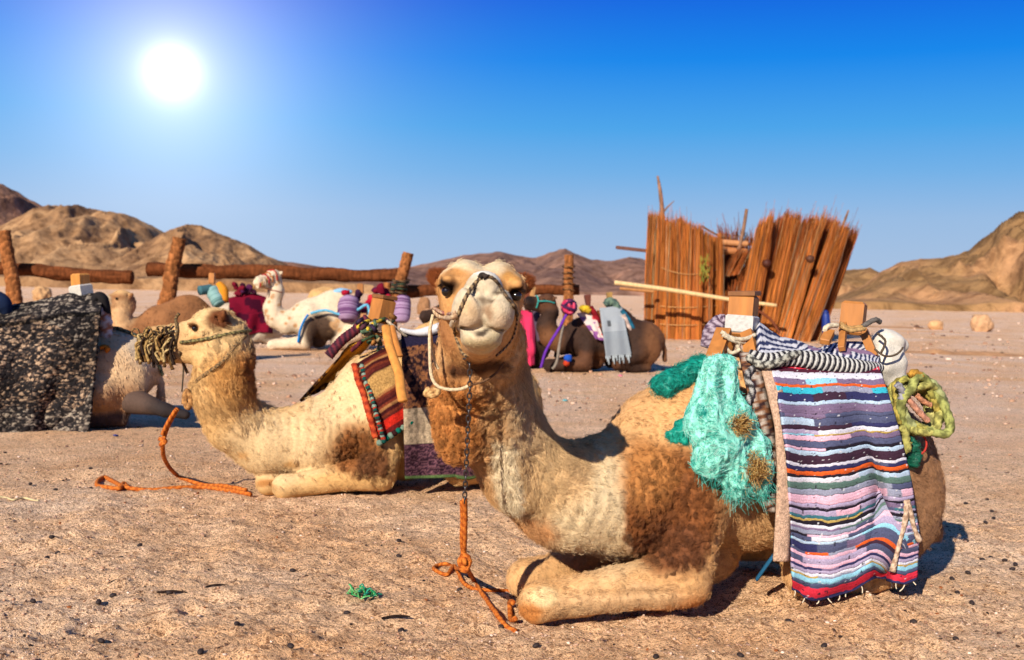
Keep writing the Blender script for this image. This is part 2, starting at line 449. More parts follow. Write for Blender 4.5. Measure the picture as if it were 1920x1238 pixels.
def ground():
    def axis(dense0, dense1, step, grow, lo, hi):
        a = list(np.arange(dense0, dense1, step)); s = step; x = dense1
        while x < hi: a.append(x); s *= grow; x += s
        a.append(hi); s = step; x = dense0 - step; b = []
        while x > lo: b.append(x); s *= grow; x -= s
        b.append(lo); return np.array(b[::-1] + a)
    xs = axis(-2.3, 2.9, .019, 1.045, -9000, 9000)
    ys = axis(3.4, 6.6, .019, 1.032, -4000, 12000)
    X, Y = np.meshgrid(xs, ys, indexing='ij')
    Z = ground_h(X, Y)
    V = np.stack([X, Y, Z], -1).reshape(-1, 3); n, m = X.shape
    i, j = np.meshgrid(np.arange(n - 1), np.arange(m - 1), indexing='ij'); a = (i * m + j).ravel()
    F = np.stack([a, a + m, a + m + 1, a + 1], 1)
    mt, nt, b = nodes('desert_sand'); N = nt.nodes.new; L = nt.links.new
    tc = N('ShaderNodeTexCoord')
    def noise(sc, det=4, rough=.6):
        z = N('ShaderNodeTexNoise'); z.inputs['Scale'].default_value = sc; z.inputs['Detail'].default_value = det; z.inputs['Roughness'].default_value = rough
        L(tc.outputs['Object'], z.inputs[0]); return z
    def ramp(src, stops):
        r = N('ShaderNodeValToRGB'); L(src, r.inputs[0]); e = r.color_ramp.elements
        while len(e) > 1: e.remove(e[-1])
        for k, (p, c) in enumerate(stops):
            q = e[0] if k == 0 else e.new(p); q.position = p; q.color = c4(c)
        return r
    def mix(f, a, b_, mode='MIX'):
        x = N('ShaderNodeMix'); x.data_type = 'RGBA'; x.blend_type = mode
        if isinstance(f, float): x.inputs[0].default_value = f
        else: L(f, x.inputs[0])
        for k, s in ((6, a), (7, b_)):
            if isinstance(s, tuple): x.inputs[k].default_value = s
            else: L(s, x.inputs[k])
        return x.outputs[2]
    big = ramp(noise(.55, 5).outputs[0], [(.32, col(222, 168, 118, 1.04)), (.5, col(232, 187, 143, 1.04)), (.68, col(238, 202, 166, 1.04))])
    med = ramp(noise(7, 5).outputs[0], [(.3, (.78, .74, .7)), (.5, (1, 1, 1)), (.72, (1.12, 1.12, 1.12))])
    c = mix(1.0, big.outputs[0], med.outputs[0], 'MULTIPLY')
    gr = N('ShaderNodeTexVoronoi'); gr.inputs['Scale'].default_value = 190; L(tc.outputs['Object'], gr.inputs[0])
    sep = N('ShaderNodeSeparateColor'); L(gr.outputs['Color'], sep.inputs[0])
    grr = ramp(sep.outputs[0], [(0.0, (.30, .26, .24)), (.10, (.6, .55, .52)), (.20, (.93, .90, .88)), (.55, (1, 1, 1)), (.85, (1.1, 1.08, 1.06)), (.985, (1.3, 1.3, 1.3))])
    grr.color_ramp.interpolation = 'CONSTANT'
    c = mix(.9, c, grr.outputs[0], 'MULTIPLY')
    g2 = N('ShaderNodeTexVoronoi'); g2.inputs['Scale'].default_value = 62; L(tc.outputs['Object'], g2.inputs[0])
    s2 = N('ShaderNodeSeparateColor'); L(g2.outputs['Color'], s2.inputs[0])
    r2 = ramp(s2.outputs[0], [(0.0, (.36, .28, .24)), (.08, (.7, .62, .56)), (.17, (1, 1, 1)), (.93, (1.2, 1.2, 1.22))]); r2.color_ramp.interpolation = 'CONSTANT'
    c = mix(.75, c, r2.outputs[0], 'MULTIPLY')
    # paler greyish gravel further out
    geo = N('ShaderNodeNewGeometry'); sp = N('ShaderNodeSeparateXYZ'); L(geo.outputs['Position'], sp.inputs[0])
    far = N('ShaderNodeMapRange'); far.inputs[1].default_value = 8; far.inputs[2].default_value = 14; L(sp.outputs[1], far.inputs[0])
    gp = N('ShaderNodeMapRange'); gp.inputs[1].default_value = .44; gp.inputs[2].default_value = .6; L(noise(.3, 4).outputs[0], gp.inputs[0])
    mm = N('ShaderNodeMath'); mm.operation = 'MULTIPLY'; L(far.outputs[0], mm.inputs[0]); L(gp.outputs[0], mm.inputs[1])
    m5 = N('ShaderNodeMath'); m5.operation = 'MULTIPLY'; m5.inputs[1].default_value = .6; L(mm.outputs[0], m5.inputs[0])
    c = mix(m5.outputs[0], c, c4(col(230, 198, 172, .9)))
    # broad warm streaks of bare sand on the plain
    mpp = N('ShaderNodeMapping'); mpp.inputs['Scale'].default_value = (.05, .35, 1); L(tc.outputs['Object'], mpp.inputs[0])
    st = N('ShaderNodeTexNoise'); st.inputs['Scale'].default_value = 1.2; st.inputs['Detail'].default_value = 5; L(mpp.outputs[0], st.inputs[0])
    str_ = N('ShaderNodeMapRange'); str_.inputs[1].default_value = .56; str_.inputs[2].default_value = .66; L(st.outputs[0], str_.inputs[0])
    m6 = N('ShaderNodeMath'); m6.operation = 'MULTIPLY'; L(str_.outputs[0], m6.inputs[0]); L(far.outputs[0], m6.inputs[1])
    m7 = N('ShaderNodeMath'); m7.operation = 'MULTIPLY'; m7.inputs[1].default_value = .55; L(m6.outputs[0], m7.inputs[0])
    c = mix(m7.outputs[0], c, c4(col(222, 166, 110, .9)))
    L(c, b.inputs['Base Color']); b.inputs['Roughness'].default_value = .95; b.inputs['Specular IOR Level'].default_value = .1
    nb = noise(260, 3, .7); n2 = noise(50, 4, .65)
    ad = N('ShaderNodeMath'); ad.operation = 'MULTIPLY_ADD'; ad.inputs[1].default_value = 3.0; L(n2.outputs[0], ad.inputs[0]); L(nb.outputs[0], ad.inputs[2])
    bp = N('ShaderNodeBump'); bp.inputs['Strength'].default_value = 1.0; bp.inputs['Distance'].default_value = .010
    L(ad.outputs[0], bp.inputs['Height']); L(bp.outputs[0], b.inputs['Normal'])
    tag(mesh_obj('ground', V, F, mt, loc=(0, 0, 0)), kind='structure')
ground()
def gz(x, y): return float(ground_h(np.array([float(x)]), np.array([float(y)]))[0])
def GP(px, py, dz=0.0):
    """ground point seen at a pixel, on the real uneven ground"""
    q = G(px, py); return np.array([q[0], q[1], gz(q[0], q[1]) + dz])

# ------------------------------------------------------------------ hills
def m_hill(name, ca, cb, cc, sc):
    m, nt, b = nodes(name); N = nt.nodes.new; L = nt.links.new
    tc = N('ShaderNodeTexCoord')
    def nz(s, d=6):
        z = N('ShaderNodeTexNoise'); z.inputs['Scale'].default_value = s; z.inputs['Detail'].default_value = d; z.inputs['Roughness'].default_value = .62; z.inputs['Distortion'].default_value = .6
        L(tc.outputs['Object'], z.inputs[0]); return z
    r = N('ShaderNodeValToRGB'); L(nz(sc).outputs[0], r.inputs[0]); e = r.color_ramp.elements
    e[0].position = .36; e[0].color = c4(ca); e[1].position = .64; e[1].color = c4(cc); q = e.new(.5); q.color = c4(cb)
    r2 = N('ShaderNodeValToRGB'); L(nz(sc * 9).outputs[0], r2.inputs[0]); e = r2.color_ramp.elements
    e[0].position = .38; e[0].color = (.50, .45, .43, 1); e[1].position = .56; e[1].color = (1.1, 1.1, 1.1, 1)
    x = N('ShaderNodeMix'); x.data_type = 'RGBA'; x.blend_type = 'MULTIPLY'; x.inputs[0].default_value = .8
    L(r.outputs[0], x.inputs[6]); L(r2.outputs[0], x.inputs[7]); L(x.outputs[2], b.inputs['Base Color'])
    b.inputs['Roughness'].default_value = .95; b.inputs['Specular IOR Level'].default_value = .05
    bp = N('ShaderNodeBump'); bp.inputs['Strength'].default_value = .9; bp.inputs['Distance'].default_value = .25 / sc * .1
    L(nz(sc * 14).outputs[0], bp.inputs['Height']); L(bp.outputs[0], b.inputs['Normal'])
    return m
def hills(prof, base, dist, depth, mat, seed, ridge=.2, freq=1.0, n=520, m=150, spurs=None):
    """prof: skyline pixels; the crest runs at distance dist and the slopes come down in spurs towards us"""
    prof = [(prof[0][0] - (400 if prof[0][0] < -100 else 60), base[0][1] + 1)] + list(prof) + [(prof[-1][0] + (400 if prof[-1][0] > 2000 else 60), base[-1][1] + 1)]
    prof = np.array(prof, float); px = np.linspace(prof[0, 0], prof[-1, 0], n)
    py = np.interp(px, prof[:, 0], prof[:, 1]); bs = np.interp(px, [b[0] for b in base], [b[1] for b in base])
    crest = P(px, py, np.full(n, dist))
    foot = P(px, bs, np.full(n, dist - depth))
    zc = crest[:, 2]; zf = np.minimum(foot[:, 2], zc - .5) 
    v = np.linspace(0, 1.6, m)
    U = px[:, None] + 0 * v[None, :]; VV = v[None, :] + 0 * px[:, None]
    Y = (dist - depth) + depth * VV
    X = crest[:, 0][:, None] * (Y / dist)
    shape = np.where(VV <= 1, sstep(0, 1, VV) * .55 + VV * .45, 1 - (VV - 1) * .9)
    q = np.stack([X / dist * freq * 10, Y / dist * freq * 7, 0 * X + seed], -1)
    w = q + .35 * fbm(q * 1.3, 3, seed)[..., None]
    rd = 1 - np.abs(fbm(w * np.array([1.0, .55, 1]), 5, seed + 2)) * 3.2
    rd = rd * .75 + .5 * (1 - np.abs(vnoise(w * np.array([3.1, 1.2, 1]), seed + 5)) * 1.6)
    fine = fbm(q * 9, 4, seed + 9)
    H = (zc - zf)[:, None]
    env = np.where(VV <= 1, 4 * VV * (1 - VV), 0)
    Z = zf[:, None] + H * shape + H * env * ridge * (rd - .7) + H * .032 * fine * np.clip(VV * 3, 0, 1)
    Z = np.where(VV < .02, zf[:, None] - 6, Z)
    V = np.stack([X, Y, Z], -1).reshape(-1, 3)
    i, j = np.meshgrid(np.arange(n - 1), np.arange(m - 1), indexing='ij'); a = (i * m + j).ravel()
    F = np.stack([a, a + m, a + m + 1, a + 1], 1)
    return V, F, mat
h_brown = m_hill('tan_hill_rock', col(150, 112, 80), col(180, 136, 94), col(206, 162, 116), .03)
h_purple = m_hill('purple_hill_rock', col(136, 102, 88), col(156, 118, 98), col(186, 138, 112), .012)
h_far = m_hill('dark_hill_rock', col(134, 100, 82), col(160, 118, 94), col(196, 140, 108), .02)
h_right = m_hill('ochre_hill_rock', col(146, 112, 74), col(174, 132, 86), col(202, 150, 104), .035)
def hill(prof, base, dist, depth, mat, seed, **k):
    V, F, m = hills(prof, base, dist, depth, mat, seed, **k)
    tag(mesh_obj('hill_range', V, F, m), kind='structure')
hill([(700, 506), (770, 501), (800, 494), (830, 488), (870, 478), (905, 475), (940, 473), (975, 481), (1005, 483), (1030, 474), (1060, 467), (1085, 477), (1110, 487), (1145, 489), (1180, 482), (1200, 486), (1240, 494), (1290, 500), (1380, 505), (1480, 512), (1560, 520), (1600, 540)],
     [(700, 541), (1600, 556)], 900, 380, h_purple, 5, ridge=.3, freq=1.4)
hill([(-500, 330), (-200, 300), (-60, 330), (0, 347), (25, 356), (50, 373), (80, 386), (100, 392), (130, 402), (200, 440), (300, 470), (420, 480), (500, 486), (545, 492), (600, 500), (700, 515)],
     [(-500, 524), (700, 538)], 620, 200, h_far, 12, ridge=.25, freq=1.3)
hill([(-400, 470), (-100, 440), (0, 425), (60, 395), (90, 388), (150, 388), (200, 399), (240, 405), (270, 419), (310, 438), (350, 452), (420, 472), (480, 500), (540, 522)],
     [(-400, 516), (540, 530)], 420, 150, h_brown, 23, ridge=.28, freq=1.5)
hill([(200, 500), (260, 462), (300, 440), (330, 426), (350, 421), (375, 424), (400, 434), (430, 446), (470, 463), (500, 480), (520, 489), (560, 506), (640, 528)],
     [(200, 521), (640, 533)], 330, 90, h_brown, 31, ridge=.3, freq=2.0)
hill([(1480, 545), (1540, 520), (1570, 508), (1600, 505), (1632, 503), (1650, 511), (1700, 520), (1760, 530), (1840, 552)],
     [(1480, 566), (1840, 573)], 300, 70, h_right, 41, ridge=.28, freq=2.0)
hill([(1560, 560), (1620, 535), (1650, 511), (1690, 491), (1730, 487), (1780, 484), (1815, 474), (1835, 458), (1850, 446), (1870, 428), (1890, 413), (1905, 405), (1925, 402), (1990, 390), (2100, 400), (2300, 380), (2500, 420)],
     [(1560, 567), (2500, 584)], 230, 110, h_right, 55, ridge=.3, freq=1.8)

# ------------------------------------------------------------------ gravel and stones
def rock(n, seed, sx=1.0, sy=1.0, sz=1.0, sub=1, amp=.3):
    t = (1 + 5 ** .5) / 2
    V = [(-1, t, 0), (1, t, 0), (-1, -t, 0), (1, -t, 0), (0, -1, t), (0, 1, t), (0, -1, -t), (0, 1, -t), (t, 0, -1), (t, 0, 1), (-t, 0, -1), (-t, 0, 1)]
    F = [(0, 11, 5), (0, 5, 1), (0, 1, 7), (0, 7, 10), (0, 10, 11), (1, 5, 9), (5, 11, 4), (11, 10, 2), (10, 7, 6), (7, 1, 8), (3, 9, 4), (3, 4, 2), (3, 2, 6), (3, 6, 8), (3, 8, 9), (4, 9, 5), (2, 4, 11), (6, 2, 10), (8, 6, 7), (9, 8, 1)]
    V = [np.array(v, float) for v in V]
    for _ in range(sub):
        mid = {}; G2 = []
        def mp(a, b):
            k = (min(a, b), max(a, b))
            if k not in mid: mid[k] = len(V); V.append((V[a] / np.linalg.norm(V[a]) + V[b] / np.linalg.norm(V[b])))
            return mid[k]
        for a, b, c in F:
            x, y, z = mp(a, b), mp(b, c), mp(c, a); G2 += [(a, x, z), (b, y, x), (c, z, y), (x, y, z)]
        F = G2
    V = unit(np.array(V)); V = V * (1 + amp * fbm(V * 1.3 + seed * 7.7, 3, seed))[:, None]
    return V * np.array([sx, sy, sz]), np.array(F)
def scatter(name, n, region, size, cols, seed, mat, flat=.6, power=2.2):
    g = np.random.default_rng(seed)
    base = [rock(0, s, sub=0, amp=.6) for s in range(6)]
    # uniform in the picture's ground plane: density falls with distance
    px = g.uniform(-60, 1980, n * 2); py = g.uniform(region[0], region[1], n * 2)
    q = G(px, py); k = fbm(q * np.array([.9, .9, 0]) + seed, 3, seed) > -.25 + g.uniform(-.3, .3, len(q)); q = q[k][:n]
    n = len(q); z = ground_h(q[:, 0], q[:, 1])
    s = size * g.pareto(power, n).clip(0, 4) * .6 + size * .5
    s = s * np.clip(q[:, 1] / 5.5, 1, 6)
    bi = g.integers(0, 6, n); V = []; F = []; CC = []; off = 0
    for b in range(6):
        idx = np.where(bi == b)[0]; B, Fb = base[b]; m = len(idx)
        a = g.uniform(0, 6.28, m); ca, sa = np.cos(a), np.sin(a)
        X = B[None] * s[idx][:, None, None] * np.array([1, g.uniform(.6, .9), flat])
        Xr = np.stack([X[..., 0] * ca[:, None] - X[..., 1] * sa[:, None], X[..., 0] * sa[:, None] + X[..., 1] * ca[:, None], X[..., 2]], -1)
        Xr = Xr + np.stack([q[idx, 0], q[idx, 1], z[idx] + s[idx] * flat * .3], -1)[:, None, :]
        V.append(Xr.reshape(-1, 3)); F.append((Fb[None] + (np.arange(m) * len(B))[:, None, None]).reshape(-1, 3) + off); off += m * len(B)
        cc = np.array(cols)[g.integers(0, len(cols), m)] * g.uniform(.75, 1.2, (m, 1)); CC.append(np.repeat(cc, len(B), 0))
    return tag(mesh_obj(name, np.concatenate(V), np.concatenate(F), mat, vc=np.concatenate(CC), smooth=False, loc=(0, 0, 0)), kind='stuff')
sand_cols = [1.08 * _c for _c in [col(214, 170, 140), col(196, 150, 118), col(232, 200, 176), col(150, 112, 90), col(186, 140, 110), col(214, 176, 148), col(168, 132, 112)]]
scatter('gravel', 26000, (640, 1260), .0034, sand_cols, 3, M_STONE)
scatter('dark_gravel', 3600, (640, 1260), .0034, [col(70, 50, 42), col(92, 68, 56), col(58, 44, 40), col(150, 84, 44)], 8, M_STONE)
scatter('far_gravel', 5000, (562, 760), .0055, sand_cols + [col(120, 92, 78)], 13, M_STONE)
pb = np.random.default_rng(5)
def pellet_mesh():
    V, F = rock(0, 4, .016, .012, .010, 2, .08); me = bpy.data.meshes.new('dung_pellet'); me.from_pydata([tuple(v) for v in V], [], [tuple(f) for f in F.tolist()]); me.update()
    me.polygons.foreach_set('use_smooth', np.ones(len(me.polygons), bool)); me.materials.append(m_plain('dark_dung', col(52, 38, 34), .7, 0, .3)); return me
PM = pellet_mesh()
spots = [(444, 1186), (262, 1030), (226, 1046), (97, 1022), (108, 1040), (88, 1045), (185, 1136), (549, 1072), (748, 1022), (748, 1048), (376, 1233), (752, 1180), (212, 1120), (190, 1213), (545, 1221), (104, 922), (170, 886),
         (1811, 941), (1851, 935), (1860, 957), (1863, 972), (1848, 980), (1811, 1023), (1842, 1046), (1858, 1041), (1884, 1050), (1815, 1077), (1785, 1091), (1795, 1112), (1822, 1139), (1898, 1068), (1792, 1202), (1904, 1060),
         (1712, 1178), (402, 1105), (318, 1113), (57, 908), (1545, 1215), (170, 912), (1388, 1225), (62, 1127), (880, 1085), (940, 1170), (1005, 1215), (862, 1098), (1478, 1165), (1230, 1228), (650, 1150)]
for i, (x, y) in enumerate(spots):
    q = GP(x, y, .006); o = bpy.data.objects.new('dung_pellet', PM); coll.objects.link(o)
    o.location = tuple(q); o.rotation_euler = (pb.uniform(-.3, .3), pb.uniform(-.3, .3), pb.uniform(0, 3.1)); o.scale = (1, 1, 1)
    right = x > 1500
    tag(o, 'small dark camel dropping on the sand to the right of the near camel' if right else 'small dark camel dropping on the open sand in the foreground', 'dung pellet',
        'droppings beside the near camel' if right else 'droppings scattered over the foreground sand')
def stone(px, py, sx, sz, label, seed, c=(206, 160, 118), sub=3, amp=.35, lean=0):
    q = GP(px, py); s = 2000.0 / q[1]; rx = sx / s / 2; rz = sz / s
    V, F = rock(0, seed, rx, rx * .8, rz * .62, sub, amp)
    V[:, 0] += lean * V[:, 2]; V = V + q + np.array([0, rx * .5, rz * .38])
    cc = col(*c) * (1 + .25 * fbm(V * (2.5 / rx), 3, seed))[:, None]
    tag(mesh_obj('rock', V, F, M_STONE, vc=cc, smooth=False, loc=q), label, 'rock')
stone(1845, 622, 42, 36, 'pointed tan rock standing alone on the plain at the right edge', 2, amp=.5)
stone(1757, 619, 26, 18, 'smaller pale rock on the plain left of the pointed rock', 3, (222, 170, 120))
stone(1720, 616, 10, 6, 'tiny dark stone between the hut and the small pale rock', 9, (110, 80, 66))
stone(608, 572, 66, 34, 'big rounded ochre boulder behind the spotted camel', 5, (214, 166, 108), amp=.22)
stone(793, 590, 26, 34, 'upright brown boulder just behind the near camel\'s ear', 6, (160, 116, 80), amp=.3)
stone(806, 597, 34, 18, 'low tan boulder half hidden by the near camel\'s cheek', 7, (190, 140, 100), amp=.3)
stone(75, 566, 34, 30, 'ragged pale rock behind the grey blanket, next to the left post', 8, (206, 160, 112), amp=.6)
# low sand banks on the plain at the right
for (x0, x1, y, hh, lab) in ((1650, 1925, 660, 10, 'long low ochre sand bank crossing the plain at the right'), (1590, 1740, 613, 7, 'faint ochre sand bank left of the small pale rock')):
    xs = np.linspace(x0, x1, 90); q = np.array([GP(x, y + (x - x0) * .03) for x in xs]); w = hh / (2000 / q[0][1])
    rows = []
    for k, (dy, dz) in enumerate(((-3.2, -.1), (-1.6, .3), (-.3, .85), (1, 1), (2.5, .3), (4, -.1))):
        rows.append(q + np.stack([0 * xs, dy * w * (1 + .2 * vnoise(q * 3)), dz * w * .75 * (np.sin(np.linspace(.1, 3.04, 90)) ** .5 * (.7 + .6 * vnoise(q * 2.2 + k * .1)))], -1))
    Pt = np.array(rows); a = Pt.reshape(-1, 3); n_ = 90
    F = [(i * n_ + j, i * n_ + j + 1, (i + 1) * n_ + j + 1, (i + 1) * n_ + j) for i in range(5) for j in range(n_ - 1)]
    tag(mesh_obj('sand_bank', a, F, M_STONE, vc=col(204, 152, 106) * (1 + .2 * fbm(a * 2, 3))[:, None]), kind='structure')
# ------------------------------------------------------------------ couched camels
class Frame:
    """x towards the head, y to the camel's left, z up; origin on the ground under the middle of the body"""
    def __init__(s, ox, oy, heading, sc=1.0, z=0.0):
        a = R(heading); s.f = np.array([math.cos(a), math.sin(a), 0]); s.l = np.array([-math.sin(a), math.cos(a), 0]); s.u = np.array([0, 0, 1.0])
        s.o = np.array([ox, oy, z]); s.s = sc; s.R = np.stack([s.f, s.l, s.u], 1)
    def w(s, x, y, z):
        return s.o + (np.asarray(x, float)[..., None] * s.f + np.asarray(y, float)[..., None] * s.l + np.asarray(z, float)[..., None] * s.u) * s.s
    def loc(s, X): return ((np.asarray(X) - s.o) @ s.R) / s.s
    def on(s, px, py, y):
        """point of the plane local-y = y seen at a pixel"""
        d = ray(px, py); n = s.l; t = ((s.o + n * y * s.s - CO) @ n) / (d @ n); return CO + d * t[..., None]
    def onx(s, px, py, x):
        d = ray(px, py); n = s.f; t = ((s.o + n * x * s.s - CO) @ n) / (d @ n); return CO + d * t[..., None]
def head_R(fwd, roll=0.0):
    f = unit(np.array(fwd, float)); l = unit(np.cross([0, 0, 1], f)); u = np.cross(f, l); c, s = math.cos(roll), math.sin(roll)
    return np.stack([f, l * c + u * s, -l * s + u * c], 1)
def add_head(S, c, Rm, sc, fine=True):
    c = np.asarray(c, float)
    w = lambda x, y, z: c + Rm @ np.array([x, y, z]) * sc
    E = lambda x, y, z, r, k=.04, sub=False, rot=None: S.ell(w(x, y, z), np.array(r) * sc, Rm if rot is None else Rm @ rot, k * sc, sub)
    K = lambda a, b, ra, rb, k=.04, sub=False: S.cap(w(*a), w(*b), ra * sc, rb * sc, k * sc, sub)
    E(-.01, 0, .0, (.155, .105, .105), .08)
    for s in (1, -1):
        E(-.005, s * .054, .062, (.115, .066, .074), .014)
        E(-.01, s * .095, .03, (.10, .045, .058), .04)
    K((.06, 0, -.0), (.30, 0, .0), .078, .05, .06)
    K((.05, 0, -.07), (.32, 0, -.055), .085, .062, .05)
    E(-.03, 0, -.09, (.14, .1, .1), .06)
    K((-.03, 0, -.15), (.27, 0, -.14), .066, .052, .04)
    E(.35, 0, .006, (.062, .05, .045), .03)
    for s in (1, -1):
        E(.375, s * .040, -.066, (.064, .051, .067), .014)
        E(.33, s * .045, -.085, (.07, .04, .05), .03)
        K((.02, s * .108, .056), (.118, s * .112, .046), .030, .019, .03)      # brow
        E(.03, s * .09, -.04, (.07, .03, .045), .04)                            # cheek bone
        E(-.04, s * .075, -.10, (.09, .045, .08), .04)                          # jaw
    E(.325, 0, -.152, (.082, .062, .034), .02)
    if fine:
        for s in (1, -1):
            E(.100, s * .124, .018, (.036, .03, .021), .02, True)               # eye socket
            K((.388, s * .052, -.002), (.418, s * .026, -.030), .008, .011, .008, True)   # nostril slit
            K((.418, s * .026, -.030), (.434, s * .004, -.060), .010, .008, .008, True)
            K((.408, 0, -.132), (.385, s * .05, -.124), .010, .009, .008, True)          # mouth line
            K((.385, s * .05, -.124), (.31, s * .088, -.10), .009, .007, .010, True)
            K((.31, s * .088, -.10), (.22, s * .10, -.075), .008, .005, .012, True)
        K((.437, 0, -.055), (.430, 0, -.13), .0095, .011, .010, True)            # split lip
    for s in (1, -1):                                                           # ears
        d = unit(np.array([-.25, s * .75, .42])); n = unit(np.cross(d, [1, 0, .1])); m = np.cross(n, d)
        rot = np.stack([d, n, m], 1)
        E(-.085, s * .125, .07, (.062, .034, .022), .02, rot=rot)
        E(-.085 + .03, s * .135, .075, (.04, .018, .016), .01, True, rot=rot)
def build_body(F, neck, hc, hR, hs, legs=None, hump=(.0, .91, .34, .17, .25), fine=True, lk=1.0):
    S = Sdf(); sc = F.s
    E = lambda x, y, z, r, k=.12, sub=False, Rm=None: S.ell(F.w(x, y, z), np.array(r) * sc, F.R if Rm is None else F.R @ Rm, k * sc, sub)
    K = lambda a, b, ra, rb, k=.06, sub=False: S.cap(F.w(*a), F.w(*b), ra * sc, rb * sc, k * sc, sub)
    E(.52, 0, .56, (.33, .25, .34)); E(.1, 0, .56, (.62, .34, .37)); E(-.5, 0, .55, (.42, .29, .36))
    E(hump[0], 0, hump[1], hump[2:5], .2)
    E(.42, 0, .76, (.3, .15, .2), .2)
    E(.32, 0, .16, (.16, .12, .13), .08)
    for a, b in zip(neck[:-1], neck[1:]): S.cap(a[0], b[0], a[1], b[1], .07 * sc)
    lg = legs or {1: ((.56, .31, .15), (1.17, .27, .10)), -1: ((.56, -.31, .15), (1.12, -.2, .10))}
    for s in (1, -1):
        (ex, ey, ez), (kx, ky, kz) = lg[s]
        E(.48, s * .21, .56, (.2, .12, .3), .08)
        K((.5, s * .25, .48), (ex - .03, ey, ez + .09), .15, .12, .07)
        K((ex, ey, ez), (kx - .06, ky, kz), .14 * lk, .088 * lk, .05)
        K((ex - .02, ey, ez - .03), (ex + .1, ey, ez - .03), .10, .09, .04)
        E(kx, ky, kz - .005, (.10 * lk, .095 * lk, .10 * lk), .04)
        K((kx, ky * .95, kz - .035), (kx - .45, ky * .8, .045), .06, .045, .03)
        E(kx - .5, ky * .8, .05, (.1, .07, .045), .03)
        E(-.5, s * .22, .42, (.32, .14, .32), .1)
        K((-.4, s * .29, .34), (-.02, s * .33, .17), .17, .10, .07)
        K((-.02, s * .32, .13), (-.58, s * .24, .09), .09, .06, .05)
        K((-.58, s * .24, .08), (-.35, s * .26, .05), .055, .05, .03)
        E(-.32, s * .26, .045, (.1, .07, .045), .03)
    K((-.86, 0, .66), (-.93, .03, .4), .04, .025, .05); K((-.93, .03, .4), (-.93, .05, .22), .03, .045, .03)
    add_head(S, hc, hR, hs, fine)
    return S
def blobs(V, base, items, wob=.02, wf=9, seed=1):
    """colour patches of the coat, a few with shade painted in: (centre, radius or radii, colour, softness)"""
    Cc = np.tile(np.asarray(base, float), (len(V), 1))
    W = V + wob * np.stack([fbm(V * wf, 3, seed), fbm(V * wf, 3, seed + 31), fbm(V * wf, 3, seed + 61)], -1) * 2
    for it in items:
        c, r, cc, soft = it[:4]; d = np.linalg.norm((W - c) / np.asarray(r, float), axis=-1)
        w = (1 - sstep(1 - soft, 1 + soft, d))[:, None] * (it[4] if len(it) > 4 else 1.0); Cc = Cc * (1 - w) + np.asarray(cc) * w
    return Cc
def mask(V, items):
    m = np.zeros(len(V))
    for c, r, soft, a in items:
        d = np.linalg.norm((V - c) / np.asarray(r, float), axis=-1); m = np.maximum(m, a * (1 - sstep(1 - soft, 1 + soft, d)))
    return m
def eyes(parent, hc, hR, hs, r=.022):
    for s in (1, -1):
        V, Fq = rock(0, 1, 1, 1, 1, 2, 0.0)
        V = unit(V) * r * hs + (hc + hR @ np.array([.092, s * .112, .015]) * hs)
        mesh_obj('eye', V, Fq, M_EYE, parent)
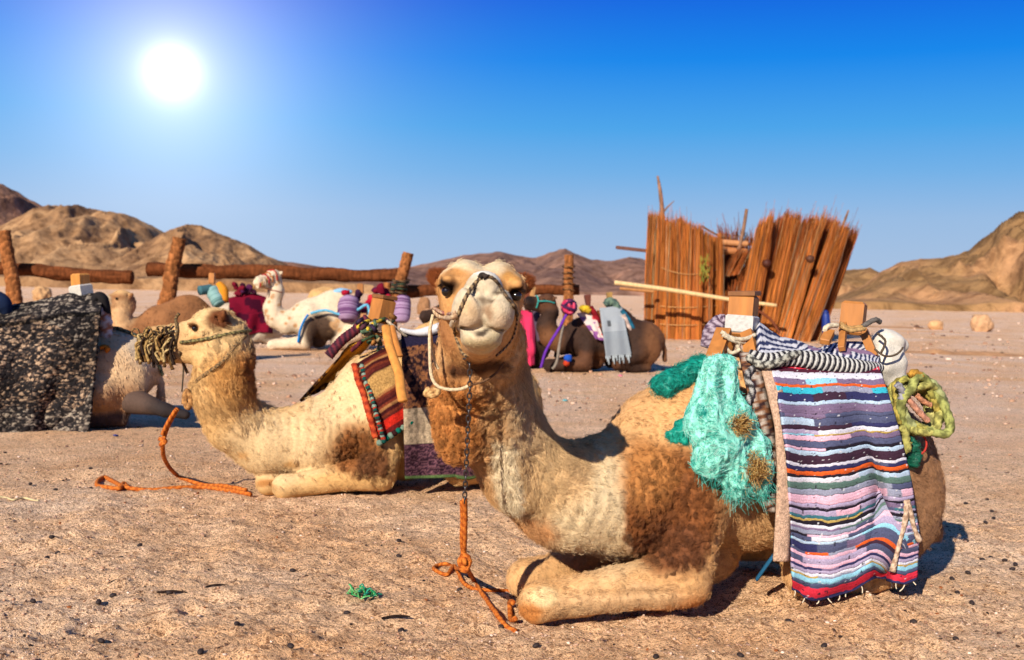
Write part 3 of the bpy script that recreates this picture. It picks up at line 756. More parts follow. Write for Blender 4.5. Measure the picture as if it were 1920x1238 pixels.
# ------------------------------------------------------------------ the near camel
def near_camel():
    F = Frame(1.24, 5.10, 196.7, 1.0)
    hR = head_R((.06, -1, .13), R(-2.5)); hs = 1.16; hc = P(901, 566, 4.08)
    nk = [(P(1235, 905, 4.90), .30), (P(1150, 930, 4.78), .265), (P(1065, 930, 4.66), .225), (P(985, 885, 4.57), .172), (P(936, 805, 4.50), .163), (P(910, 725, 4.42), .162), (P(904, 645, 4.27), .155), (P(901, 590, 4.15), .12)]
    S = build_body(F, nk, hc, hR, hs, legs={1: ((.60, .33, .16), (1.24, .29, .09)), -1: ((.60, -.30, .15), (1.19, -.08, .09))}, lk=.87)
    S.ell(P(862, 775, 4.33), (.10, .10, .20), None, .08)         # woolly beard under the jaw
    S.ell(P(885, 690, 4.22), (.13, .12, .10), None, .08)
    S.cap(P(945, 745, 4.26), P(975, 950, 4.41), .035, .012, .07)   # windpipe ridge down the front of the neck
    V, Fq = S.mesh(.0085)
    N = vnormals(V, Fq)
    root = empty('camel', F.o, 'big tan camel lying nearest, facing the camera, loaded with a turquoise net and striped blanket', 'camel', 'camels lying in the desert camp')
    h = lambda px, py: S.hit(px, py)
    tan = col(222, 170, 112); cream = col(232, 204, 158); gold = col(214, 150, 84); brown = col(146, 86, 42); dark = col(84, 50, 26); grey = col(216, 196, 162)
    hw = lambda x, y, z: hc + hR @ np.array([x, y, z]) * hs
    sh = S.hit(1262, 955); 
    items = [
        (F.w(.1, 0, .9), (.5, .5, .4), col(226, 170, 108), .4),
        (S.hit(1120, 960), (.30, .5, .26), cream, .35),
        (S.hit(1050, 860), (.14, .3, .2), col(226, 184, 130), .4),
        (S.hit(1000, 880), (.12, .25, .28), col(224, 184, 130), .4),
        (S.hit(1000, 1000), (.12, .2, .08), col(208, 150, 96), .45),
        (S.hit(948, 900), (.06, .2, .30), col(240, 216, 174), .3),
        (S.hit(855, 790), (.13, .22, .22), col(212, 138, 70), .35),
        (S.hit(940, 770), (.07, .2, .12), col(216, 166, 110), .45),
        (S.hit(990, 770), (.09, .3, .16), col(222, 184, 136), .4),
        (S.hit(885, 690), (.14, .15, .05), col(120, 70, 34), .5),
        (P(905, 690, 4.1), (.10, .10, .035), col(80, 46, 22), .5),
        (sh, (.22, .24, .27), brown, .22), (S.hit(1235, 960), (.16, .2, .22), brown, .25), (S.hit(1265, 1020), (.16, .2, .11), col(120, 70, 38), .3),
        (S.hit(1210, 880), (.12, .2, .14), col(196, 130, 68), .5),
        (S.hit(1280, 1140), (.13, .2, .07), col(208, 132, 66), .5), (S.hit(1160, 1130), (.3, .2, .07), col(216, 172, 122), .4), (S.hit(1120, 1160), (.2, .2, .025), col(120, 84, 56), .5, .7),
        (S.hit(992, 1155), (.05, .1, .06), col(206, 132, 66), .4), (S.hit(1020, 1120), (.06, .1, .04), col(240, 206, 150), .4),
        (S.hit(1400, 1060), (.16, .3, .2), col(220, 176, 120), .4),
        (F.w(-.75, .2, .5), (.35, .35, .5), col(160, 116, 80), .4),
        # head
        (hw(.05, 0, -.02), (.26, .26, .2), col(216, 156, 92), .25),
        (hw(0, 0, .12), (.19, .16, .085), col(236, 208, 164), .3),
        (hw(.02, .1, -.1), (.14, .07, .09), col(222, 162, 96), .4), (hw(.02, -.1, -.1), (.14, .07, .09), col(190, 130, 78), .4),  # right cheek darker: shading of the face put into the coat colour
        (hw(.34, 0, -.04), (.23, .135, .19), grey, .22), (hw(.40, .05, -.10), (.04, .04, .03), col(220, 186, 150), .5, .7), (hw(.40, -.05, -.10), (.04, .04, .03), col(220, 186, 150), .5, .7), (hw(.36, 0, .05), (.12, .05, .03), col(246, 236, 216), .4),
        (hw(.37, 0, -.165), (.1, .07, .03), col(206, 184, 140), .4),
        (hw(.43, 0, -.09), (.03, .012, .05), col(150, 110, 76), .5, .8),
        (hw(.40, .04, -.015), (.022, .020, .012), col(70, 46, 30), .5, .9), (hw(.40, -.04, -.015), (.022, .020, .012), col(70, 46, 30), .5, .9), (hw(.42, .015, -.045), (.02, .014, .014), col(90, 62, 40), .5, .8), (hw(.42, -.015, -.045), (.02, .014, .014), col(90, 62, 40), .5, .8), (hw(.395, 0, -.13), (.03, .05, .007), col(46, 28, 20), .5, .9), (hw(.05, .1, .09), (.05, .05, .03), col(226, 176, 116), .5, .8),
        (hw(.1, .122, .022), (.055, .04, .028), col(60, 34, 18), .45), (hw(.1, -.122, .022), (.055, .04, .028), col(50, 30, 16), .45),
        (hw(.1, .105, .07), (.06, .04, .022), col(222, 160, 84), .4), (hw(.1, -.105, .07), (.06, .04, .022), col(196, 138, 78), .4),  # right brow and socket darker too, the same painted shade
        (hw(-.09, .15, .1), (.09, .075, .10), col(136, 66, 24), .3), (hw(-.09, -.15, .1), (.09, .075, .10), col(136, 66, 24), .3),
    ]
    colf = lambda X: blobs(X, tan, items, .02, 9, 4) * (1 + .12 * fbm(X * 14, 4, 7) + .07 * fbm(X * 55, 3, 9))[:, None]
    # relief: curls on the shoulder and throat, pleats along the neck
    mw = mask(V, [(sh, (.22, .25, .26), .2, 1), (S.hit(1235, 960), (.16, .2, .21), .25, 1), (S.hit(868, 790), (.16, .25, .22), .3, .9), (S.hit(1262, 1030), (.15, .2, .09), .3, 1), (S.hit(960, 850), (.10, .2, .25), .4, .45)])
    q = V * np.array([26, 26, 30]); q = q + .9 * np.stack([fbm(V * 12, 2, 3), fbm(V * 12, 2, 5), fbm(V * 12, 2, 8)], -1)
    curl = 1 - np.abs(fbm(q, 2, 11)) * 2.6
    lx = F.loc(V)
    mn = mask(V, [(P(1110, 900, 4.6), (.30, .5, .24), .4, 1), (P(1200, 830, 4.7), (.25, .5, .16), .4, .8), (P(990, 950, 4.5), (.14, .3, .2), .4, .6)])
    pleat = np.sin((lx[:, 0] * 95 + lx[:, 2] * 18 + 5 * fbm(V * 5, 3, 2)))
    mh = mask(V, [(hc, (.5, .62, .42), .15, 1)])
    legcr = mask(V, [(F.w(.95, .36, .13), (.35, .12, .018), .5, 1), (F.w(1.13, .36, .1), (.02, .1, .1), .6, .6), (F.w(1.25, .28, .06), (.04, .1, .012), .5, .8), (F.w(.72, .42, .25), (.2, .1, .02), .5, .7)])
    D = mw * .013 * curl + mn * .0026 * pleat * (.4 + .6 * np.clip(fbm(V * 7, 2, 4) + .5, 0, 1)) + .0035 * fbm(V * 22, 3, 6) * (1 - mh) + .012 * fbm(V * 4.5, 2, 16) * (1 - mh) + .006 * fbm(V * 11, 3, 26) * (1 - mh) - .010 * legcr + .0016 * fbm(V * 60, 2, 8) * (1 - mh) + .0012 * fbm(V * 40, 3, 8)
    ve = mask(V, [(P(1010, 900, 4.45), (.2, .4, .3), .4, 1)])
    V2 = V + N * D[:, None]
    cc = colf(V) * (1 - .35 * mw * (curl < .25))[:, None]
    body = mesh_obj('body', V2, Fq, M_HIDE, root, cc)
    eyes(root, hc, hR, hs, .0172)
    # short coat all over, longer where the wool grows
    vis = (N @ unit(CO - F.o) > -.5).astype(float); headm = mask(V, [(hw(.28, 0, -.05), (.2, .24, .2), .1, 1)])
    mane = mask(V, [(P(1030, 740, 4.6), (.09, .3, .2), .3, 1), (P(1070, 830, 4.66), (.09, .3, .1), .3, 1), (P(1000, 700, 4.5), (.12, .3, .1), .3, .7)])
    wt = vis * (1 - .9 * headm) * (lx[:, 2] > .03)
    Rt, k = sample_faces(V2, Fq, 120000, wt, 5)
    Nn = unit(N[Fq[k]].mean(1)); fl = F.f * -1.0 + np.array([0, 0, -.55])
    hm = mask(Rt, [(hc, (.22, .3, .22), .2, 1)])
    fl = fl[None] * (1 - hm[:, None]) + (hR @ np.array([-1, 0, -.3]))[None] * hm[:, None]
    nm = mask(Rt, [(P(960, 830, 4.5), (.22, .4, .4), .3, 1)]); fl = fl * (1 - nm[:, None]) + np.array([0.1, .1, -1.0]) * nm[:, None]
    tg = fl - Nn * (fl * Nn).sum(1, keepdims=True)
    g = np.random.default_rng(3)
    # directions agree locally: low-frequency swirl
    sw = np.stack([fbm(Rt * 20, 2, 41), fbm(Rt * 20, 2, 43), fbm(Rt * 20, 2, 45)], -1)
    sw = sw - Nn * (sw * Nn).sum(1, keepdims=True); d = unit(tg) + .5 * Nn + sw * 1.3 + g.normal(0, .22, Rt.shape)
    cl = colf(Rt) * g.uniform(.75, 1.3, (len(Rt), 1)) * 1.04
    hd = mask(Rt, [(hc, (.5, .6, .3), .1, 1)])
    L = (.013 + .006 * g.random(len(Rt))) * (1 - .5 * hd)
    strands('coat', Rt, d, L, .00055, cl, root, 4, bend=-.45 * Nn)
    # shaggy locks lying down the neck, chest and back
    hid = mask(Rt, []) if False else None
    wl_ = vis * (lx[:, 2] > .05) * (1 - mask(V, [(hw(.24, 0, -.05), (.29, .30, .27), .1, 1)])) * (.35 + mask(V, [(P(985, 830, 4.5), (.3, .5, .5), .3, 1), (hw(-.02, .0, -.1), (.16, .2, .12), .3, .6)]))
    Rt, k = sample_faces(V2, Fq, 9500, wl_, 55); Nn = unit(N[Fq[k]].mean(1)); n = len(Rt); idx = np.repeat(np.arange(n), 12)
    nm = mask(Rt, [(P(960, 800, 4.5), (.26, .4, .5), .3, 1)])[:, None]; fl = (F.f * -1.0 + np.array([0, 0, -.9]))[None] * (1 - nm) + np.array([0.15, .15, -1.0])[None] * nm
    tg = unit(fl - Nn * (fl * Nn).sum(1, keepdims=True)); sw = np.stack([fbm(Rt * 11, 2, 71), fbm(Rt * 11, 2, 73), fbm(Rt * 11, 2, 75)], -1)
    dl = unit(tg + .34 * Nn + (sw - Nn * (sw * Nn).sum(1, keepdims=True)) * 1.5); ll = g.uniform(.018, .034, n) * (1 - .4 * mask(Rt, [(hc, (.4, .4, .25), .2, 1)])) * (.75 + .5 * nm[:, 0]); b = colf(Rt) * g.uniform(.82, 1.2, (n, 1))
    strands('shaggy_locks', Rt[idx] + g.normal(0, .0048, (len(idx), 3)), dl[idx] + g.normal(0, .14, (len(idx), 3)), ll[idx] * g.uniform(.8, 1.15, len(idx)), .0006, b[idx] * g.uniform(.85, 1.18, (len(idx), 1)), root, 5, bend=(-.28 * Nn)[idx], curl=.10, curlf=1.0, phase=g.uniform(0, 6.28, n)[idx])
    # locks of curly wool
    w2 = vis * mask(V, [(sh, (.21, .25, .25), .15, 1), (S.hit(1235, 960), (.15, .2, .2), .2, 1), (S.hit(1262, 1030), (.15, .2, .08), .2, 1), (S.hit(868, 790), (.16, .25, .21), .25, 1.3), (S.hit(945, 780), (.07, .2, .13), .3, .6), (S.hit(1215, 860), (.1, .2, .1), .3, .4)])
    Rt, k = sample_faces(V2, Fq, 900, w2, 15); Nn = unit(N[Fq[k]].mean(1))
    per = 34; n = len(Rt)
    dl = unit(np.array([0, 0, -1.0]) + .75 * Nn + g.normal(0, .45, Rt.shape)); ph = g.uniform(0, 6.28, n); ll = g.uniform(.03, .055, n)
    idx = np.repeat(np.arange(n), per)
    base = colf(Rt) * g.uniform(.65, 1.35, (n, 1))
    strands('curly_wool', Rt[idx] + g.normal(0, .0042, (len(idx), 3)), dl[idx] + g.normal(0, .10, (len(idx), 3)), ll[idx] * g.uniform(.8, 1.1, len(idx)), .0006,
            base[idx] * g.uniform(.8, 1.2, (len(idx), 1)), root, 9, bend=(-.55 * Nn)[idx], curl=.17, curlf=1.5, phase=ph[idx] + g.normal(0, .25, len(idx)))
    # mane down the back of the neck, ear tufts
    wm = vis * mane * 1.0
    Rt, k = sample_faces(V2, Fq, 9000, wm, 25); Nn = unit(N[Fq[k]].mean(1))
    d = Nn * .8 + np.array([.25, .1, -.9]) + .7 * np.stack([fbm(Rt * 30, 2, 51), fbm(Rt * 30, 2, 53), fbm(Rt * 30, 2, 55)], -1) + g.normal(0, .15, Rt.shape)
    strands('mane', Rt, d, g.uniform(.025, .05, len(Rt)), .0006, colf(Rt) * g.uniform(.55, 1.1, (len(Rt), 1)), root, 5, bend=-.3 * Nn)
    for s in (1, -1):
        me_ = mask(V, [(hw(-.10, s * .15, .09), (.07, .06, .09), .1, 1)]); Rt, k = sample_faces(V2, Fq, 2200, me_, 35 + s); Nn = unit(N[Fq[k]].mean(1))
        d = Nn * .7 + hR @ np.array([-.1, s * .4, .9]) + g.normal(0, .2, Rt.shape)
        strands('ear_tuft', Rt, d, g.uniform(.008, .020, len(Rt)), .0005, np.array(col(150, 76, 30)) * g.uniform(.6, 1.25, (len(Rt), 1)), root, 4)
        el = []
        for j in range(26):                                        # long lashes
            a = j / 25.0; p0 = hw(.085 + .030 * (a - .5) * 2, s * (.124 + .008 * math.sin(a * 3.1)), .032 + .006 * math.sin(a * 3.1))
            el.append(p0)
        el = np.array(el); el = np.repeat(el, 3, 0) + g.normal(0, .0015, (78, 3))
        strands('eyelash', el, np.tile(hR @ np.array([.7, s * .5, -.45]), (78, 1)) + g.normal(0, .15, (78, 3)), .022, .0007, np.tile(col(50, 28, 14), (78, 1)), root, 4, taper=.2)
    return F, S, hc, hR, hs, root
HF, HS, HC, HR, HSC, near_root = near_camel()
# ------------------------------------------------------------------ what the near camel carries
g = np.random.default_rng(99)
F = HF; S = HS
YB = (-.45, -.89, 0)                      # outward direction of the lit face of the saddle blocks
def on(px, py, y=0.0): return F.on(np.asarray(px, float), np.asarray(py, float), y)
wood = col(206, 132, 62, .6); wood_d = col(150, 96, 50, .6); cream = col(232, 214, 182)
def part(name, geo, m, parent, smooth=True, label=None):
    o = mesh_obj(name, geo[0], geo[1], m, parent, geo[2] if len(geo) > 2 else None, smooth)
    if label: o['label'] = label
    return o
def saddle():
    t = empty('camel_saddle', F.w(.1, 0, 1.1), 'wooden pack saddle with two square pommels tied on the near camel\'s hump', 'saddle')
    part('front_pommel', beam(on(1396, 553), on(1389, 632), .118, .105, wood, YB), M_WOOD, t, False)
    part('pommel_cap', beam(on(1396, 546), on(1396, 555), .128, .118, wood_d, YB), M_WOOD, t, False)
    part('tape_wrap', beam(on(1393, 590), on(1390, 626), .132, .120, col(206, 200, 190), YB), M_PLASTIC, t, False)
    part('rear_pommel', beam(on(1603, 566), on(1596, 628), .108, .10, wood * .95, YB), M_WOOD, t, False)
    for a, b, w in (((1358, 618, .06), (1338, 672, .17), .07), ((1400, 622, .09), (1412, 680, .22), .055), ((1372, 625, -.06), (1360, 668, -.2), .06)):
        part('front_leg', beam(on(*a), on(*b), w, .03, wood, YB), M_WOOD, t, False)
    for a, b, w in (((1582, 608, .07), (1578, 655, .2), .03), ((1618, 618, .05), (1640, 672, .16), .04), ((1556, 622, .14), (1546, 642, .20), .045)):
        part('rear_leg', beam(on(*a), on(*b), w, .03, wood * .9, YB), M_WOOD, t, False)
    for k, (pts, r, c) in enumerate((
            ([(1352, 622), (1372, 634), (1396, 636), (1416, 628)], .010, cream), ([(1355, 628), (1376, 640), (1398, 642), (1418, 634)], .009, cream),
            ([(1388, 634), (1384, 652), (1392, 668), (1386, 690)], .011, cream), ([(1396, 638), (1400, 655), (1392, 672), (1398, 692)], .009, cream * .9),
            ([(1370, 632), (1360, 648), (1372, 662), (1388, 655)], .009, cream), ([(1575, 606), (1592, 615), (1620, 612)], .010, col(196, 150, 92)),
            ([(1576, 611), (1595, 620), (1622, 616)], .010, col(200, 160, 104)), ([(1545, 622), (1552, 612), (1570, 610)], .012, cream),
            ([(1618, 612), (1640, 600), (1650, 604)], .012, col(120, 112, 104)))):
        P_ = np.array([on(a, b, .13 + .02 * math.sin(k + i)) for i, (a, b) in enumerate(pts)])
        part('cord', tube(P_, r, 8, 24, 3, 6, .25, c, c * .7), M_ROPE, t)
    part('bolster', tube([on(1325, 652, -.05), on(1335, 622, -.05), on(1352, 604, -.05), on(1362, 600, -.03)], [.03, .042, .04, .02], 14, 26, 5, 2.2, .1, col(86, 62, 80), col(190, 170, 180)), M_CLOTH, t)
    # patterned girth band and pale felt edge strip
    def band(pts, y, w, c, name, n=90, nz=5):
        px = np.interp(np.linspace(0, 1, n), np.linspace(0, 1, len(pts)), [p[0] for p in pts]); py = np.interp(np.linspace(0, 1, n), np.linspace(0, 1, len(pts)), [p[1] for p in pts])
        yy = np.interp(np.linspace(0, 1, n), np.linspace(0, 1, len(y)), y); rows = []
        for j in range(nz):
            o = (j / (nz - 1) - .5) * w
            rows.append(np.array([on(a + o, b, q + .006 * math.cos((j - 2) * .7)) for a, b, q in zip(px, py, yy)]))
        Pt = np.array(rows); Pt = S.push(Pt, .03)
        return Pt
    Pt = band([(1402, 662), (1415, 720), (1432, 800), (1444, 880), (1448, 960)], (.24, .37, .42, .43, .43), 34, None, 'girth')
    v = Pt.reshape(-1, 3); nn = fbm(v * np.array([60, 60, 60]), 2, 3)
    cc = np.where((nn > .1)[:, None], col(196, 178, 160), np.where((nn < -.15)[:, None], col(60, 40, 40), col(134, 88, 58)))
    part('girth_band', grid(Pt, .014, cc), M_CLOTH, t)
    Pt = band([(1438, 682), (1452, 735), (1466, 800), (1470, 870), (1468, 960), (1463, 1052)], (.30, .42, .46, .47, .47, .47), 27, None, 'felt')
    v = Pt.reshape(-1, 3)
    Pt = Pt + (F.l * .004)[None, None] * fbm(Pt * 30, 2, 5)[..., None]
    part('felt_strip', grid(Pt, .02, col(222, 182, 152) * (1 + .22 * fbm(v * 60, 3, 7))[:, None]), M_ROUGHCLOTH, t)
    # padded seat with navy and white stripes
    top = np.array([(1420, 606), (1450, 630), (1485, 648), (1525, 656), (1560, 652), (1590, 644), (1625, 650), (1645, 664)], float)
    low = np.array([(1424, 672), (1455, 676), (1490, 676), (1530, 682), (1565, 686), (1600, 690), (1630, 690), (1648, 690)], float)
    n, m = 130, 40; u = np.linspace(0, 7, n); tp = smooth_path(np.c_[top, 0 * top[:, 0]], n); lp = smooth_path(np.c_[low, 0 * low[:, 0]], n)
    Pt = np.zeros((n, m, 3))
    for j in range(m):
        w = j / (m - 1) * 1.6 - .6
        if w < 0: q = np.array([on(a, b, w * .35) + np.array([0, 0, w * .12]) for a, b in tp[:, :2]])
        else: q = np.array([on(a + (c - a) * w, b + (d - b) * w, .30 * w ** .8) for (a, b), (c, d) in zip(tp[:, :2], lp[:, :2])])
        Pt[:, j] = q
    Pt = Pt + np.array([0, 0, 1.0]) * (.012 * fbm(Pt * 14, 3, 3))[..., None] + F.l * (.015 * fbm(Pt * 10, 3, 8))[..., None]
    uu = np.arange(n)[:, None] / n; jj = np.arange(m)[None, :] / m
    Pt = S.push(Pt, .03, 3)
    ph = np.where(uu < .3, jj * 9 + uu * 6, jj * 5 + uu * 24 + 1.5 * fbm(Pt * 4, 2, 5)); st = (np.sin(ph * 2 * np.pi * .85) > -.05)
    cc = np.where(st[..., None], col(228, 224, 226), col(52, 60, 96)); pk = (vnoise(Pt * 14, 8) > .45) & (uu > .3); cc = np.where(pk[..., None], col(150, 120, 150), cc)
    part('seat_pad', grid(Pt, .03, cc), M_CLOTH, t)
    part('twisted_roll', tube([on(1404, 664, .27), on(1440, 676, .30), on(1485, 672, .31), on(1530, 678, .32), on(1575, 686, .32), on(1612, 690, .31), on(1650, 690, .26)], [.022, .034, .036, .042, .042, .036, .022], 24, 260, 2, .75, .10, col(208, 204, 196), col(42, 40, 46)), M_CLOTH, t)
    part('grey_rope', tube([on(1402, 668, .30), on(1425, 684, .345), on(1452, 682, .355), on(1482, 668, .345), on(1500, 664, .32)], .017, 12, 50, 3, 4, .25, col(190, 186, 170), col(70, 66, 62)), M_ROPE, t)
    part('grey_rope', tube([on(1412, 690, .33), on(1400, 706, .37), on(1410, 730, .40), on(1402, 760, .42), on(1412, 800, .43)], .013, 10, 50, 3, 5, .25, col(180, 174, 166), col(60, 56, 56)), M_ROPE, t)
    part('blue_girth', tube(S.push(np.array([on(1452, 1040, .4), on(1436, 1062, .38), on(1420, 1085, .34)]), .012), .022, 8, 16, 0, 1, 0, col(40, 96, 130), flat=.4), M_CLOTH, t)
saddle()
def rag_blanket():
    nu, nv = 92, 330
    Lx = ([675, 740, 850, 1000, 1112], [1441, 1457, 1474, 1481, 1486]); Rx = ([680, 740, 830, 900, 1000, 1090], [1643, 1664, 1690, 1706, 1721, 1717])
    Pt = np.zeros((nu, nv, 3)); v = np.linspace(0, 1, nv)
    for i in range(nu):
        u = i / (nu - 1)
        bot = np.interp(u, [0, .1, .3, .5, .62, .70, .78, .9, 1], [1106, 1117, 1120, 1106, 1088, 1080, 1090, 1096, 1086])
        top = 676 + 5 * u; py = top + (bot - top) * v + 4 * np.sin(u * 9 + v * 5) * v * (1 - v)
        lx = np.interp(py, *Lx); rx = np.interp(py, *Rx); px = lx + (rx - lx) * u
        y = np.interp(v, [0, .06, .18, .4, 1], [.26, .36, .44, .475, .47])
        fold = np.exp(-((u - .73) / .055) ** 2) * sstep(.25, .95, v); y = y - .17 * fold + .03 * np.exp(-((u - .60) / .1) ** 2) * sstep(.3, 1, v)
        y = y + .020 * np.sin(u * 13 + 1.5 + 2 * v) * sstep(.02, .3, v) * (1 - .4 * v) + .012 * fbm(np.stack([np.full(nv, u * 3), v * 5, 0 * v], -1), 3, 4) - .05 * sstep(.93, 1, v) * (u < .7)
        Pt[i] = F.on(px, py, 0.0)
        d = unit(Pt[i] - CO); Pt[i] = Pt[i] - d * (y * F.s / np.abs(d @ F.l))[:, None]
    Pt = S.push(Pt.reshape(-1, 3), .035, 2).reshape(nu, nv, 3)
    pal = dict(red=(226, 52, 72), wine=(84, 34, 52), white=(222, 218, 226), lil=(176, 160, 186), mauve=(126, 106, 134), turq=(56, 178, 196), navy=(52, 52, 92), lb=(184, 204, 222), org=(222, 96, 40),
               plum=(66, 42, 58), pink=(234, 184, 200), gg=(92, 118, 108), grey=(150, 152, 170), och=(190, 160, 90), blk=(38, 32, 42), slate=(84, 88, 116), teal=(60, 110, 120), sky=(150, 206, 224))
    rows = [(0, 17, 'red'), (17, 24, 'wine'), (24, 35, 'white'), (35, 46, 'mauve'), (46, 51, 'org'), (51, 63, 'turq'), (63, 78, 'navy'), (78, 83, 'lb'), (83, 100, 'mauve'), (100, 108, 'slate'), (108, 122, 'lb'), (122, 131, 'plum'),
            (131, 139, 'white'), (139, 142, 'och'), (142, 152, 'pink'), (152, 165, 'slate'), (165, 170, 'pink'), (170, 178, 'lb'), (178, 196, 'plum'), (196, 201, 'white'), (201, 209, 'navy'), (209, 218, 'org'), (218, 222, 'blk'), (222, 231, 'lb'),
            (231, 244, 'gg'), (244, 256, 'grey'), (256, 272, 'pink'), (272, 280, 'lil'), (280, 284, 'blk'), (284, 294, 'lil'), (294, 300, 'teal'), (300, 304, 'och'), (304, 311, 'blk'), (311, 317, 'white'), (317, 321, 'gg'), (321, 329, 'grey'), (329, 333, 'pink'),
            (333, 342, 'slate'), (342, 347, 'lb'), (347, 362, 'slate'), (362, 367, 'org'), (367, 373, 'pink'), (373, 385, 'slate'), (385, 391, 'pink'), (391, 396, 'navy'), (396, 403, 'lil'), (403, 408, 'white'), (408, 412, 'och'), (412, 421, 'sky'), (421, 428, 'slate'), (428, 441, 'red'), (441, 470, 'navy')]
    hh = v * 447; cols = np.zeros((nu, nv, 3)); rel = np.zeros((nu, nv))
    edge = np.array([r[0] for r in rows]); names = [r[2] for r in rows]
    for i in range(nu):
        u = i / (nu - 1)
        y = hh + 3.5 * fbm(np.stack([np.full(nv, u * 6), hh / 60, 0 * hh], -1), 3, 9) + 1.2 * vnoise(np.stack([np.full(nv, u * 40), hh / 8, 0 * hh], -1), 5)
        k = np.clip(np.searchsorted(edge, y, side='right') - 1, 0, len(rows) - 1)
        for j in range(nv):
            nm = names[k[j]]
            seg = vnoise(np.array([[u * 2.6 + k[j] * 5.3, k[j] * 3.7, 1.0]]), 6)[0] if 2 < k[j] < 49 else 0
            if seg > .52: nm = ['lb', 'pink', 'white', 'lil', 'navy', 'grey', 'plum'][k[j] % 7]
            elif seg < -.6: nm = ['slate', 'blk', 'lil', 'sky', 'mauve'][k[j] % 5]
            cols[i, j] = col(*pal[nm], .72)
        lo = edge[k]; hi = np.append(edge[1:], 470)[k]; f = (y - lo) / (hi - lo)
        rel[i] = np.sqrt(np.clip(1 - (2 * f - 1) ** 2, 0, 1)) * .004 + .0006 * np.sin(y * 1.1)
    spk = vnoise(np.stack(np.meshgrid(np.arange(nu) * .9, np.arange(nv) * .45, indexing='ij') + [np.zeros((nu, nv))], -1), 77)
    cols = np.where((spk > .86)[..., None], col(40, 36, 50), cols); cols = np.where((spk < -.88)[..., None], col(230, 226, 226), cols)
    Pt = Pt + F.l * rel[..., None]
    t = empty('saddle_blanket', F.w(-.1, .45, .1), 'rag blanket woven in many bright stripes with red bands, hanging over the near camel\'s flank', 'blanket')
    part('rag_weave', grid(Pt, .014, cols), M_CLOTH, t)
    for u in (.02, .1, .2, .28, .38, .46, .56, .76, .84, .92, .97):
        p = Pt[int(u * (nu - 1)), -1]; e = p + np.array([g.uniform(-.03, .03), g.uniform(-.02, .01), -g.uniform(.012, .035)])
        part('fringe_thread', tube([p + np.array([0, 0, .005]), (p + e) / 2 + g.normal(0, .004, 3), e], .0028, 5, 8, 0, 1, 0, cream), M_ROPE, t)
    # the knotted cord hanging over the right side of the blanket
    for pts in ([(1700, 938), (1697, 975), (1688, 1010), (1680, 1045), (1673, 1072)], [(1700, 938), (1708, 965), (1714, 990), (1724, 1014)]):
        part('tassel_cord', tube(np.array([F.on(float(a), float(b), .50) for a, b in pts]), [.014, .013, .011, .010, .016], 10, 30, 3, 5, .25, col(226, 196, 166), col(170, 136, 110)), M_ROPE, t)
rag_blanket()
